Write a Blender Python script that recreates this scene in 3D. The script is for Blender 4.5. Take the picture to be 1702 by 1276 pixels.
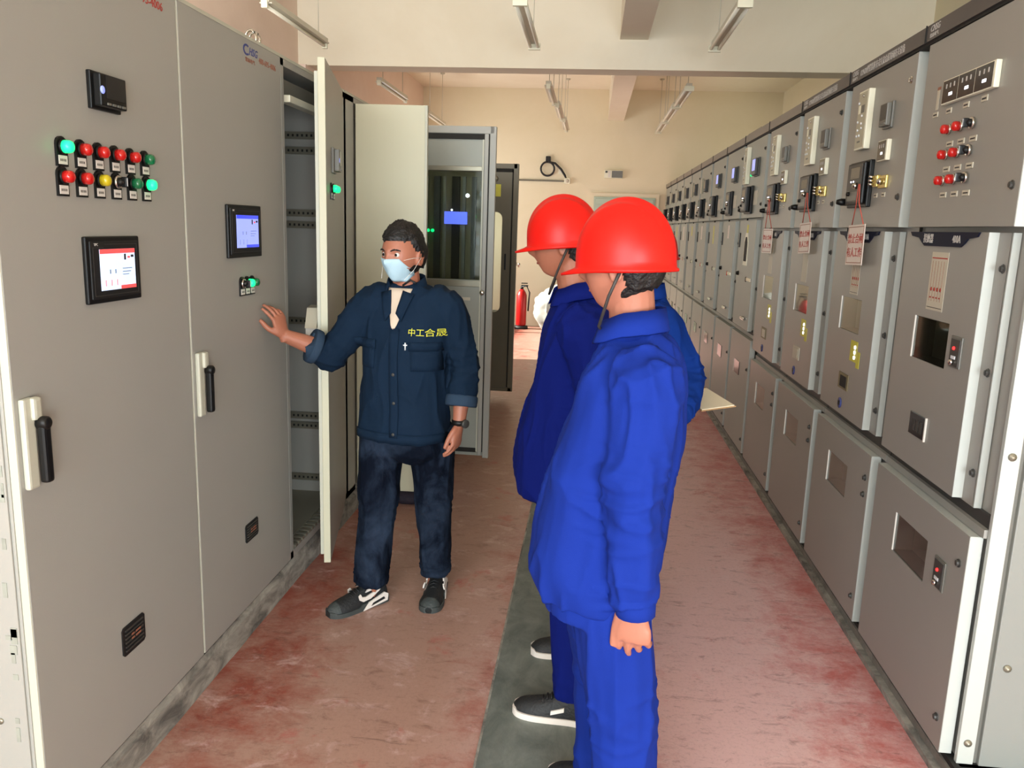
import bpy, bmesh, math, random
import numpy as np
from mathutils import Vector, Matrix, noise
from mathutils.bvhtree import BVHTree
PI = math.pi
V = Vector
SC = bpy.context.scene
COL = SC.collection
for o in list(bpy.data.objects): bpy.data.objects.remove(o)

# ---------------------------------------------------------------- camera
yaw, pitch, roll, fpx = 0.0914, 0.19239, 0.03228, 1340.8
EYE = V((0, 0, 1.65))
_f = V((-math.sin(yaw)*math.cos(pitch), math.cos(yaw)*math.cos(pitch), -math.sin(pitch)))
_r = V((math.cos(yaw), math.sin(yaw), 0)); _u = _r.cross(_f)
_r2 = math.cos(roll)*_r + math.sin(roll)*_u
_u2 = -math.sin(roll)*_r + math.cos(roll)*_u
cam = bpy.data.cameras.new('camera'); camo = bpy.data.objects.new('camera', cam); COL.objects.link(camo)
cam.sensor_width = 36; cam.lens = 36*fpx/1702; cam.clip_start = 0.05; cam.clip_end = 100
M = Matrix((( _r2.x, _u2.x, -_f.x, EYE.x), (_r2.y, _u2.y, -_f.y, EYE.y), (_r2.z, _u2.z, -_f.z, EYE.z), (0, 0, 0, 1)))
camo.matrix_world = M
SC.camera = camo

# ---------------------------------------------------------------- world, sun, daylight, exposure
w = bpy.data.worlds.new('world'); SC.world = w; w.use_nodes = True
bg = w.node_tree.nodes['Background']; bg.inputs[0].default_value = (0.75, 0.86, 1.0, 1); bg.inputs[1].default_value = 1.6
def area(name, loc, rot, sx, sy, power, col, spread=180):
    l = bpy.data.lights.new(name, 'AREA'); l.shape = 'RECTANGLE'; l.size = sx; l.size_y = sy
    l.energy = power; l.color = col; l.spread = math.radians(spread)
    o = bpy.data.objects.new(name, l); COL.objects.link(o); o.location = loc; o.rotation_euler = rot
    return o
# daylight entering by the windows behind the camera, the doorway and the far side window, plus added fill
area('daylight_rear_left', (-1.40, -2.85, 2.1), (math.radians(92), 0, 0), 2.6, 2.6, 275, (0.80, 0.93, 1.0))
area('daylight_rear_right', (1.45, -2.85, 1.25), (math.radians(80), 0, 0), 2.2, 1.9, 190, (0.86, 0.95, 1.0), 130)
hfill = area('added_fill_high_left', (-2.78, 5.2, 2.95), (0, 0, 0), 3.0, 0.7, 36, (1.0, 0.95, 0.88), 150)  # added fill lamp to brighten beam and ceiling, no window there
hfill.rotation_euler = V((0.55, 0.72, 0.26)).to_track_quat('-Z', 'Y').to_euler()
area('daylight_side_window', (-2.80, 11.75, 1.75), (0, math.radians(-90), 0), 1.3, 3.0, 62, (1.0, 0.95, 0.86))
area('area_far_right', (2.82, 12.2, 2.1), (0, math.radians(90), 0), 1.2, 1.8, 16, (1.0, 0.92, 0.72))  # warm area lamp in front of the solid right wall, far end
sun = bpy.data.lights.new('sun', 'SUN'); sun.energy = 17.0; sun.angle = 0.01; sun.color = (1, 0.93, 0.84)
suno = bpy.data.objects.new('sun', sun); COL.objects.link(suno)
suno.rotation_euler = V((0.86, 0.12, -0.46)).to_track_quat('-Z', 'Y').to_euler()
SC.view_settings.view_transform = 'Standard'; SC.view_settings.look = 'None'
SC.view_settings.exposure = -0.10; SC.view_settings.gamma = 1; SC.view_settings.use_curve_mapping = False

# ---------------------------------------------------------------- materials
MATS = {}
def srgb(r, g, b):
    f = lambda c: (c/255/12.92) if c/255 <= 0.04045 else ((c/255+0.055)/1.055)**2.4
    return (f(r), f(g), f(b), 1)
def mat(name, rgb, rough=0.5, metal=0.0, var=0.06, scale=6.0, bump=0.0, bscale=40.0, emit=None, estr=0.0, spec=0.5, alpha=None, trans=0.0, stretch=(1, 1, 1), coat=0.0):
    m = bpy.data.materials.new(name); m.use_nodes = True; nt = m.node_tree; N = nt.nodes; L = nt.links
    p = N['Principled BSDF']; c = srgb(*rgb)
    p.inputs['Roughness'].default_value = rough; p.inputs['Metallic'].default_value = metal
    p.inputs['Specular IOR Level'].default_value = spec
    tc = N.new('ShaderNodeTexCoord'); mp = N.new('ShaderNodeMapping'); mp.inputs['Scale'].default_value = stretch
    L.new(tc.outputs['Object'], mp.inputs['Vector'])
    if var > 0:
        nz = N.new('ShaderNodeTexNoise'); nz.inputs['Scale'].default_value = scale; nz.inputs['Detail'].default_value = 5
        L.new(mp.outputs[0], nz.inputs['Vector'])
        mx = N.new('ShaderNodeMix'); mx.data_type = 'RGBA'
        mx.inputs[6].default_value = tuple(max(0, x*(1-var)) for x in c[:3])+(1,)
        mx.inputs[7].default_value = tuple(min(1, x*(1+var)) for x in c[:3])+(1,)
        L.new(nz.outputs['Fac'], mx.inputs[0]); L.new(mx.outputs[2], p.inputs['Base Color'])
    else: p.inputs['Base Color'].default_value = c
    if bump > 0:
        n2 = N.new('ShaderNodeTexNoise'); n2.inputs['Scale'].default_value = bscale; n2.inputs['Detail'].default_value = 4
        L.new(mp.outputs[0], n2.inputs['Vector'])
        b = N.new('ShaderNodeBump'); b.inputs['Strength'].default_value = bump; b.inputs['Distance'].default_value = 0.01
        L.new(n2.outputs['Fac'], b.inputs['Height']); L.new(b.outputs[0], p.inputs['Normal'])
    if emit: p.inputs['Emission Color'].default_value = srgb(*emit); p.inputs['Emission Strength'].default_value = estr
    if trans: p.inputs['Transmission Weight'].default_value = trans
    if alpha is not None: p.inputs['Alpha'].default_value = alpha
    if coat: p.inputs['Coat Weight'].default_value = coat
    MATS[name] = m
    return m
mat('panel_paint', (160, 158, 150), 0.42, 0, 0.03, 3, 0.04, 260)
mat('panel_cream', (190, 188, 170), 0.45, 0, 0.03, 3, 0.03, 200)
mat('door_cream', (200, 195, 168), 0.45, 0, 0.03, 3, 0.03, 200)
mat('panel_right', (148, 145, 137), 0.38, 0, 0.03, 3, 0.04, 260)
mat('panel_edge_lit', (180, 183, 176)
, 0.4, 0, 0.02, 4)  # same paint as the panels, lightened to stand for strong light on edges
mat('end_paint', (132, 134, 128), 0.4, 0, 0.02, 4)
mat('panel_far', (150, 152, 142), 0.42, 0, 0.04, 3)
mat('interior', (124, 112, 82), 0.6, 0, 0.08, 4)
mat('zinc', (150, 145, 128), 0.35, 0.6, 0.06, 12)
mat('dark_gap', (28, 26, 22), 0.8, 0, 0.02, 5)
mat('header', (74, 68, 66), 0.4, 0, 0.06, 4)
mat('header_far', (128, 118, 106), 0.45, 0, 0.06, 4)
mat('black_plastic', (18, 17, 16), 0.42, 0, 0.05, 20, spec=0.3)
mat('matt_black', (16, 16, 16), 0.6, 0, 0.05, 20)
mat('dark_grey', (62, 60, 56), 0.45, 0, 0.05, 20)
mat('grey_plastic', (108, 106, 98), 0.4, 0, 0.05, 20)
mat('white_plastic', (232, 228, 204), 0.35, 0, 0.02, 20)
mat('relay_face', (176, 172, 150), 0.3, 0, 0.03, 20)
mat('chrome', (210, 208, 200), 0.15, 1.0, 0.02, 20)
mat('gold', (214, 190, 110), 0.3, 0.7, 0.1, 30)
mat('lens_red', (190, 24, 20), 0.2, 0, 0.05, 60, coat=0.5)
mat('lens_green', (16, 104, 62), 0.2, 0, 0.05, 60, coat=0.5)
mat('lens_yellow', (200, 178, 26), 0.2, 0, 0.05, 60, coat=0.5)
mat('lit_green', (40, 220, 140), 0.3, 0, 0.0, emit=(8, 235, 120), estr=2.2)
mat('lit_blue', (120, 130, 255), 0.3, 0, 0.0, emit=(90, 110, 250), estr=1.3)
mat('lit_white', (250, 250, 255), 0.3, 0, 0.0, emit=(245, 245, 255), estr=2.5)
mat('lit_red', (250, 60, 60), 0.3, 0, 0.0, emit=(250, 40, 40), estr=2.0)
mat('scr_white', (200, 215, 240), 0.2, 0, 0.02, 30, emit=(205, 220, 245), estr=0.85)
mat('scr_red', (225, 80, 80), 0.2, 0, 0.0, emit=(230, 80, 80), estr=0.85)
mat('scr_grey', (110, 125, 150), 0.2, 0, 0.0, emit=(110, 125, 150), estr=0.7)
mat('scr_periwinkle', (150, 165, 250), 0.2, 0, 0.02, 30, emit=(150, 165, 250), estr=0.85)
mat('scr_blue', (60, 75, 225), 0.2, 0, 0.0, emit=(55, 70, 225), estr=0.9)
mat('lcd_dark', (30, 30, 34), 0.15, 0, 0.05, 10)
mat('label_white', (222, 216, 206), 0.5, 0, 0.03, 30)
mat('label_grey', (196, 188, 168), 0.5, 0, 0.03, 30)
mat('ink_red', (170, 60, 50), 0.6, 0, 0.03, 30)
mat('ink_brown', (150, 96, 74), 0.6, 0, 0.03, 30)
mat('ink_blue', (64, 72, 130), 0.6, 0, 0.03, 30)
mat('ink_dark', (50, 46, 44), 0.6, 0, 0.03, 30)
mat('ink_pale', (186, 180, 172), 0.5, 0, 0.03, 30)
mat('ink_white', (224, 224, 224), 0.5, 0, 0.03, 30)
mat('plate_blue', (18, 24, 44), 0.55, 0, 0.05, 10, spec=0.2)
mat('tag_white', (226, 212, 200), 0.55, 0, 0.03, 20)
mat('cord_red', (196, 84, 66), 0.6, 0, 0.05, 40)
mat('sticker_yellow', (204, 196, 62), 0.5, 0, 0.12, 30)
mat('tube_white', (232, 226, 208), 0.35, 0, 0.02, 10)
mat('fixture', (205, 198, 180), 0.4, 0, 0.03, 10)
mat('dark_wood_metal', (96, 88, 70), 0.35, 0.2, 0.06, 10)
mat('red_paint', (170, 22, 22), 0.3, 0, 0.05, 10)
mat('sack', (150, 154, 148), 0.5, 0, 0.12, 6, 0.3, 14)
mat('pale_green', (176, 190, 168), 0.35, 0, 0.05, 3)
mat('rubber', (20, 20, 22), 0.55, 0, 0.05, 20)
mat('aluminium', (176, 174, 160), 0.35, 0.7, 0.04, 20)
mat('skin', (166, 104, 80), 0.5, 0, 0.07, 18, 0.06, 120)
mat('skin_light', (172, 110, 88), 0.5, 0, 0.07, 18, 0.06, 120)
mat('lip', (150, 78, 66), 0.45, 0, 0.04, 18)
mat('hair', (14, 10, 8), 0.55, 0, 0.3, 60, 0.6, 90)
mat('eye_white', (215, 208, 200), 0.2, 0, 0, 1)
mat('iris', (28, 18, 12), 0.15, 0, 0, 1)
mat('mask_blue', (176, 204, 216), 0.7, 0, 0.03, 20, 0.15, 60)
mat('navy_cloth', (20, 36, 54), 0.85, 0, 0.14, 9, 0.25, 420, spec=0.1)
mat('navy_light', (48, 64, 82), 0.85, 0, 0.1, 9, 0.2, 420, spec=0.1)
mat('tee', (206, 186, 164), 0.85, 0, 0.05, 9)
mat('blue_cloth', (20, 44, 130), 0.85, 0, 0.05, 5, 0.12, 500, spec=0.12)
mat('blue_dark_cloth', (10, 24, 100), 0.85, 0, 0.07, 5, 0.12, 500, spec=0.1)
mat('blue_mid_cloth', (13, 46, 118), 0.85, 0, 0.07, 5, 0.12, 500, spec=0.1)
mat('helmet_red', (214, 22, 12), 0.38, 0, 0.02, 5, spec=0.3)
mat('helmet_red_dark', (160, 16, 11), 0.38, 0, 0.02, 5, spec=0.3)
mat('shoe_black', (26, 27, 28), 0.6, 0, 0.25, 40, 0.3, 120)
mat('shoe_toe', (58, 62, 60), 0.7, 0, 0.15, 40, 0.3, 120)
mat('sole_white', (226, 216, 206), 0.5, 0, 0.05, 20)
mat('bag_dark', (44, 36, 48), 0.8, 0, 0.2, 20, 0.3, 60)
mat('yellow_thread', (214, 208, 60), 0.7, 0, 0.1, 40)
mat('paper', (238, 226, 196), 0.7, 0, 0.03, 10)
mat('board_brown', (176, 140, 96), 0.6, 0, 0.1, 10)
mat('peel', (150, 152, 140), 0.7, 0, 0.3, 30)
def nodemat(name):
    m = bpy.data.materials.new(name); m.use_nodes = True; MATS[name] = m
    return m, m.node_tree.nodes, m.node_tree.links, m.node_tree.nodes['Principled BSDF']
def ramp(N, stops):
    r = N.new('ShaderNodeValToRGB'); e = r.color_ramp.elements
    while len(e) < len(stops): e.new(0.5)
    for i, (p, c) in enumerate(stops): e[i].position = p; e[i].color = c
    return r
def mixc(N, L, fac, a, b):
    m = N.new('ShaderNodeMix'); m.data_type = 'RGBA'
    for s, v in ((0, fac), (6, a), (7, b)):
        if hasattr(v, 'links') or hasattr(v, 'is_linked'): L.new(v, m.inputs[s])
        else: m.inputs[s].default_value = v
    return m.outputs[2]
# worn red floor paint: red under traffic-worn beige streaks, scuffs along the aisle
m, N, L, P = nodemat('floor_paint')
tc = N.new('ShaderNodeTexCoord')
def nz(scale, detail=6, st=(1, 1, 1), rough=0.6, dist=0.0):
    mp = N.new('ShaderNodeMapping'); mp.inputs['Scale'].default_value = st; L.new(tc.outputs['Object'], mp.inputs['Vector'])
    n = N.new('ShaderNodeTexNoise'); n.inputs['Scale'].default_value = scale; n.inputs['Detail'].default_value = detail
    n.inputs['Roughness'].default_value = rough; n.inputs['Distortion'].default_value = dist
    L.new(mp.outputs[0], n.inputs['Vector']); return n.outputs['Fac']
sep = N.new('ShaderNodeSeparateXYZ'); L.new(tc.outputs['Object'], sep.inputs[0])
def math_(op, a, b=None, c=None):
    n = N.new('ShaderNodeMath'); n.operation = op
    for i, v in enumerate((a, b, c)):
        if v is None: continue
        if isinstance(v, (int, float)): n.inputs[i].default_value = v
        else: L.new(v, n.inputs[i])
    return n.outputs[0]
# wear is strongest mid-way of each lane (x = -0.72 and x = 0.55), the red stays near the plinths
wl = math_('SUBTRACT', 1.0, math_('MULTIPLY', math_('ABSOLUTE', math_('ADD', sep.outputs[0], 0.62)), 1.9))
wr = math_('SUBTRACT', 1.0, math_('MULTIPLY', math_('ABSOLUTE', math_('SUBTRACT', sep.outputs[0], 0.50)), 2.0))
wear = math_('MAXIMUM', math_('MAXIMUM', wl, wr), 0.0)
big = nz(1.4, 5, (1.2, 0.6, 1)); med = nz(6, 8, (1, 1.1, 1), 0.72, 0.35); fine = nz(60, 4, (1, 0.35, 1), 0.7)
grit = nz(38, 6, (0.8, 1.5, 1), 0.75, 0.2)
fac = math_('ADD', math_('MULTIPLY', wear, 0.45), math_('ADD', math_('MULTIPLY', big, 0.8), math_('ADD', math_('MULTIPLY', med, 1.2), math_('MULTIPLY', grit, 0.5))))
rp = ramp(N, [(0.0, (0, 0, 0, 1)), (1, (1, 1, 1, 1))]); L.new(math_('MULTIPLY', math_('SUBTRACT', fac, 1.08), 2.4), rp.inputs[0])
xr = N.new('ShaderNodeMapRange'); xr.inputs[1].default_value = -0.5; xr.inputs[2].default_value = 0.5; L.new(sep.outputs[0], xr.inputs[0])  # both floor colours lightened to the right, standing in for window light
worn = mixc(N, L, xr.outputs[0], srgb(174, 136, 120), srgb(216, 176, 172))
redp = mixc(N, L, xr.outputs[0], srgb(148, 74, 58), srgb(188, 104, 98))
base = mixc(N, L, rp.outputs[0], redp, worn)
def patchy(src, lo, hi, amt, col):
    global base
    r_ = ramp(N, [(lo, (0, 0, 0, 1)), (hi, (1, 1, 1, 1))]); L.new(src, r_.inputs[0])
    base = mixc(N, L, math_('MULTIPLY', r_.outputs[0], amt), base, col)
patchy(nz(13, 9, (0.7, 1.5, 1), 0.78, 0.5), 0.54, 0.66, 0.55, srgb(112, 70, 58))      # dark scuffs
patchy(nz(5.5, 9, (1, 1.3, 1), 0.75, 0.5), 0.55, 0.70, 0.65, srgb(220, 188, 184))     # pale rubbed patches
patchy(nz(3.1, 7, (1, 0.9, 1), 0.7, 0.3), 0.60, 0.68, 0.7, srgb(176, 82, 74))         # red islands
patchy(nz(10, 9, (0.4, 3.4, 1), 0.82, 0.8), 0.60, 0.66, 0.6, srgb(92, 62, 54))        # scratches across the aisle
patchy(nz(70, 5, (1, 1, 1), 0.8), 0.52, 0.72, 0.35, srgb(110, 78, 68))                # grit
L.new(base, P.inputs['Base Color'])
rr = N.new('ShaderNodeMapRange'); rr.inputs[3].default_value = 0.26; rr.inputs[4].default_value = 0.55
L.new(med, rr.inputs[0]); L.new(rr.outputs[0], P.inputs['Roughness'])
bp = N.new('ShaderNodeBump'); bp.inputs['Strength'].default_value = 0.12; bp.inputs['Distance'].default_value = 0.01
L.new(fine, bp.inputs['Height']); L.new(bp.outputs[0], P.inputs['Normal'])
def simple(name, c1, c2, scale, rough, st=(1, 1, 1), bump=0.1, det=6, lo=0.35, hi=0.65):
    global tc, N, L
    m, N, L, P = nodemat(name); tc = N.new('ShaderNodeTexCoord')
    r = ramp(N, [(lo, c1), (hi, c2)]); n = nz(scale, det, st, 0.65, 0.6); L.new(n, r.inputs[0]); L.new(r.outputs[0], P.inputs['Base Color'])
    P.inputs['Roughness'].default_value = rough
    b = N.new('ShaderNodeBump'); b.inputs['Strength'].default_value = bump; b.inputs['Distance'].default_value = 0.01
    L.new(nz(scale*8, 4, st), b.inputs['Height']); L.new(b.outputs[0], P.inputs['Normal'])
simple('wall_paint', srgb(228, 216, 184), srgb(234, 222, 194), 0.9, 0.8, bump=0.05)
simple('wall_peach', srgb(230, 206, 190), srgb(238, 216, 202), 0.9, 0.8, bump=0.05)
simple('ceiling_paint', srgb(234, 222, 200), srgb(240, 230, 210), 0.8, 0.85, bump=0.04)
simple('concrete', srgb(92, 88, 82), srgb(168, 162, 150), 6, 0.85, (1, 1, 2.5), 0.35)
simple('plinth_steel', srgb(104, 98, 90), srgb(138, 132, 122), 7, 0.55, (1, 1, 1), 0.1)
simple('mat_green', srgb(88, 94, 88), srgb(122, 126, 118), 9, 0.6, (1, 0.6, 1), 0.15)
simple('jeans', srgb(9, 15, 27), srgb(48, 60, 78), 6.5, 0.85, (1, 1, 0.6), 0.25, 6, 0.42, 0.80)
MATS['jeans'].node_tree.nodes['Principled BSDF'].inputs['Specular IOR Level'].default_value = 0.08
# glass
m, N, L, P = nodemat('glass'); P.inputs['Base Color'].default_value = (0.75, 0.85, 0.8, 1); P.inputs['Roughness'].default_value = 0.03
P.inputs['Transmission Weight'].default_value = 1.0; P.inputs['IOR'].default_value = 1.45

# ---------------------------------------------------------------- mesh builder
class MB:
    def __init__(s): s.v = []; s.f = []; s.m = []; s.mats = []; s.sm = []
    def mi(s, m):
        if m not in s.mats: s.mats.append(m)
        return s.mats.index(m)
    def add(s, vs, fs, m, smooth=False):
        b = len(s.v); k = s.mi(m); s.v += [tuple(x) for x in vs]
        for f in fs: s.f.append(tuple(i+b for i in f)); s.m.append(k); s.sm.append(smooth)
        return s
    def box(s, x0, x1, y0, y1, z0, z1, m, bev=0.0):
        if x0 > x1: x0, x1 = x1, x0
        if y0 > y1: y0, y1 = y1, y0
        if z0 > z1: z0, z1 = z1, z0
        if bev > 0:
            bm = bmesh.new(); bmesh.ops.create_cube(bm, size=1)
            for v in bm.verts: v.co = V(((x0+x1)/2+v.co.x*(x1-x0), (y0+y1)/2+v.co.y*(y1-y0), (z0+z1)/2+v.co.z*(z1-z0)))
            bmesh.ops.bevel(bm, geom=bm.edges[:], offset=min(bev, 0.45*min(x1-x0, y1-y0, z1-z0)), segments=2, affect='EDGES', profile=0.6)
            bm.verts.index_update()
            s.add([v.co for v in bm.verts], [[v.index for v in f.verts] for f in bm.faces], m); bm.free(); return s
        vs = [(x0,y0,z0),(x1,y0,z0),(x1,y1,z0),(x0,y1,z0),(x0,y0,z1),(x1,y0,z1),(x1,y1,z1),(x0,y1,z1)]
        return s.add(vs, [(0,3,2,1),(4,5,6,7),(0,1,5,4),(1,2,6,5),(2,3,7,6),(3,0,4,7)], m)
    def prism(s, poly, y0, y1, m):   # polygon in x,z extruded along y
        n = len(poly); vs = [(x, y0, z) for x, z in poly]+[(x, y1, z) for x, z in poly]
        fs = [tuple(range(n)), tuple(range(2*n-1, n-1, -1))]+[(i, i+n, (i+1) % n+n, (i+1) % n) for i in range(n)]
        return s.add(vs, fs, m)
    def plate_hole(s, x0, x1, z0, z1, hx0, hx1, hz0, hz1, y0, y1, m):   # slab in xz with one rectangular hole
        s.box(x0, hx0, y0, y1, z0, z1, m); s.box(hx1, x1, y0, y1, z0, z1, m)
        s.box(hx0, hx1, y0, y1, z0, hz0, m); s.box(hx0, hx1, y0, y1, hz1, z1, m); return s
    def tube(s, pts, r, m, n=10, cap=True, r2=None):
        pts = [V(p) for p in pts]; rings = []; K = len(pts)
        for i, p in enumerate(pts):
            t = (pts[min(i+1, K-1)]-pts[max(i-1, 0)]).normalized()
            a = t.cross(V((0, 0, 1)) if abs(t.z) < 0.9 else V((0, 1, 0))).normalized(); b = t.cross(a)
            rr = r if r2 is None else r+(r2-r)*i/(K-1)
            rings.append([p+a*math.cos(2*PI*k/n)*rr+b*math.sin(2*PI*k/n)*rr for k in range(n)])
        vs = [v for R in rings for v in R]
        fs = [(i*n+k, i*n+(k+1) % n, (i+1)*n+(k+1) % n, (i+1)*n+k) for i in range(K-1) for k in range(n)]
        if cap: fs += [tuple(range(n-1, -1, -1)), tuple((K-1)*n+k for k in range(n))]
        return s.add(vs, fs, m, True)
    def lathe(s, c, axis, prof, m, n=16, smooth=True):    # prof [(dist along axis, radius)]
        c = V(c); t = V(axis).normalized(); a = t.cross(V((0, 0, 1)) if abs(t.z) < 0.9 else V((1, 0, 0))).normalized(); b = t.cross(a)
        vs = [c+t*d+a*math.cos(2*PI*k/n)*r+b*math.sin(2*PI*k/n)*r for d, r in prof for k in range(n)]; K = len(prof)
        fs = [(i*n+k, i*n+(k+1) % n, (i+1)*n+(k+1) % n, (i+1)*n+k) for i in range(K-1) for k in range(n)]
        fs += [tuple(range(n-1, -1, -1)), tuple((K-1)*n+k for k in range(n))]
        return s.add(vs, fs, m, smooth)
    def mesh(s, name):
        me = bpy.data.meshes.new(name); me.from_pydata([tuple(v) for v in s.v], [], s.f)
        for m in s.mats: me.materials.append(MATS[m])
        me.polygons.foreach_set('material_index', s.m); me.polygons.foreach_set('use_smooth', s.sm)
        bm = bmesh.new(); bm.from_mesh(me); bmesh.ops.recalc_face_normals(bm, faces=bm.faces[:]); bm.to_mesh(me); bm.free()
        me.update(); return me
    def build(s, name, parent=None, loc=None, rot=None):
        o = bpy.data.objects.new(name, s.mesh(name)); COL.objects.link(o)
        if parent is not None: o.parent = parent
        if loc is not None: o.location = loc
        if rot is not None: o.rotation_euler = rot
        return o
def tag(o, label, cat, group=None, kind=None):
    if label: o['label'] = label
    if cat: o['category'] = cat
    if group: o['group'] = group
    if kind: o['kind'] = kind
    return o
def struct(mb, name, label=None):
    o = mb.build(name); o['kind'] = 'structure'
    if label: o['label'] = label
    return o
def empty(name, loc, rz, label, cat, group=None):
    o = bpy.data.objects.new(name, None); COL.objects.link(o); o.location = loc; o.rotation_euler = (0, 0, rz); o.empty_display_size = 0.1
    return tag(o, label, cat, group)
def textmesh(body, size, m, depth=0.0006, align='LEFT', sx=1.0):
    cu = bpy.data.curves.new('t', 'FONT'); cu.body = body; cu.size = size; cu.extrude = depth; cu.align_x = align; cu.resolution_u = 2
    o = bpy.data.objects.new('t', cu); COL.objects.link(o); bpy.context.view_layer.update()
    me = bpy.data.meshes.new_from_object(o.evaluated_get(bpy.context.evaluated_depsgraph_get()))
    vs = [(v.co.x*sx, v.co.y, v.co.z) for v in me.vertices]; fs = [tuple(p.vertices) for p in me.polygons]
    bpy.data.objects.remove(o); bpy.data.curves.remove(cu); bpy.data.meshes.remove(me)
    return vs, fs
def text(mb, body, size, x, y, z, m, align='LEFT', sx=1.0, shear=0.0):   # on a front face: local x right, z up, facing -y
    vs, fs = textmesh(body, size, m, align=align, sx=sx)
    mb.add([(x+a+b*shear, y-c, z+b) for a, b, c in vs], fs, m)

# ---------------------------------------------------------------- room
XL, XR, YB, YF, ZC = -2.87, 2.9, 13.7, -3.0, 3.86
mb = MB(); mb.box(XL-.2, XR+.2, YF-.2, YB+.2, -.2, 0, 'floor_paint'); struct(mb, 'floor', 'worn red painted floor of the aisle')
mb = MB(); mb.box(XL-.2, XR+.2, YF-.2, YB+.2, ZC, ZC+.2, 'ceiling_paint'); struct(mb, 'ceiling', 'cream plaster ceiling')
mb = MB(); mb.box(XL-.2, XR+.2, YB, YB+.2, 0, ZC, 'wall_paint'); struct(mb, 'wall_back', 'cream far wall')
mb = MB(); mb.box(XR, XR+.2, YF, YB, 0, ZC, 'wall_paint'); struct(mb, 'wall_right', 'cream wall above the right cabinets')
WY0, WY1, WZ0, WZ1 = 9.75, 13.3, 0.92, 2.5
mb = MB()
mb.box(XL-.2, XL, YF, WY0, 0, ZC, 'wall_peach'); mb.box(XL-.2, XL, WY1, YB, 0, ZC, 'wall_peach')
mb.box(XL-.2, XL, WY0, WY1, 0, WZ0, 'wall_peach'); mb.box(XL-.2, XL, WY0, WY1, WZ1, ZC, 'wall_peach')
struct(mb, 'wall_left', 'peach wall behind the left cabinets')
mb = MB(); mb.box(XL-.2, XR+.2, YF-.2, YF, 0, ZC, 'wall_paint'); struct(mb, 'wall_front', 'cream wall behind the camera')
# cross beam and the long beam that meets it
BY0, BY1, BZ = 7.9, 8.18, 3.10
mb = MB(); mb.box(XL, XR, BY0, BY1, BZ, ZC, 'ceiling_paint'); struct(mb, 'trim_1', 'deep cream beam across the room')
mb = MB(); mb.box(.165, .42, YF, BY0, 3.36, ZC, 'ceiling_paint'); struct(mb, 'trim_2', 'near length of the beam along the room')
mb = MB(); mb.box(.165, .42, BY1, YB, 3.385, ZC, 'ceiling_paint'); struct(mb, 'trim_3', 'far length of the beam along the room')
mb = MB(); mb.box(XL, XL+.09, BY0-.05, BY1+.1, 0, BZ, 'wall_peach'); struct(mb, 'trim_4', 'shallow pilaster under the beam end')
# concrete plinth of the left row, steel base of the right row
random.seed(4)
mb = MB()
n = 46
ys = [1.55+i*(8.6-1.55)/n for i in range(n+1)]; vs = []
for y in ys:
    e = 0.006*noise.noise(V((y*3, 0, 0)))+0.004*noise.noise(V((y*11, 2, 0)))
    vs += [(-1.290+e, y, 0), (-1.300+e*.5, y, .085), (-1.312, y, .106), (-2.05, y, .106), (-2.05, y, 0)]
fs = []
for i in range(n):
    for k in range(5): fs.append((i*5+k, i*5+(k+1) % 5, (i+1)*5+(k+1) % 5, (i+1)*5+k))
fs += [(0, 1, 2, 3, 4), tuple(n*5+k for k in (4, 3, 2, 1, 0))]
mb.add(vs, fs, 'concrete'); struct(mb, 'baseboard_left', 'rough concrete plinth under the left row of cabinets')
mb = MB(); mb.box(1.175, 2.62, 2.2, 13.55, 0, .05, 'plinth_steel'); mb.box(1.150, 1.175, 2.2, 13.55, 0, .022, 'concrete')
mb.box(1.185, 2.6, 2.25, 13.53, .05, .068, 'dark_gap'); struct(mb, 'baseboard_right', 'grey steel base under the right row of cabinets')
# grey green strip let into the aisle floor, with its thin edge line
mb = MB(); mb.box(-.278, .12, .3, 8.4, 0, .003, 'mat_green'); mb.box(-.286, -.278, .3, 8.4, 0, .0036, 'concrete')
tag(mb.build('floor_mat'), 'long grey green insulating strip running down the middle of the aisle', 'mat')
# far window opening in the left wall: frame, glass
mb = MB()
for y0, y1, z0, z1 in ((WY0, WY0+.06, WZ0, WZ1), (WY1-.06, WY1, WZ0, WZ1), (WY0, WY1, WZ0, WZ0+.06), (WY0, WY1, WZ1-.06, WZ1)):
    mb.box(XL-.14, XL-.08, y0, y1, z0, z1, 'white_plastic')
struct(mb, 'window_1', 'far window in the left wall')
# green panelled door and emergency lamp on the far wall
dr = MB(); dr.box(-.06, 1.06, YB-.05, YB, 0, 2.24, 'wall_paint'); dr.box(.0, 1.0, YB-.07, YB-.05, .0, 2.18, 'pale_green', .01)
dr.box(.03, .97, YB-.085, YB-.07, 2.06, 2.15, 'pale_green', .01)
for x in (.08, .56):
    dr.box(x, x+.36, YB-.08, YB-.07, 1.1, 2.0, 'pale_green', .01); dr.box(x, x+.36, YB-.08, YB-.07, .15, .95, 'pale_green', .01)
struct(dr, 'door_1', 'pale green door in the far wall')

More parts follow.
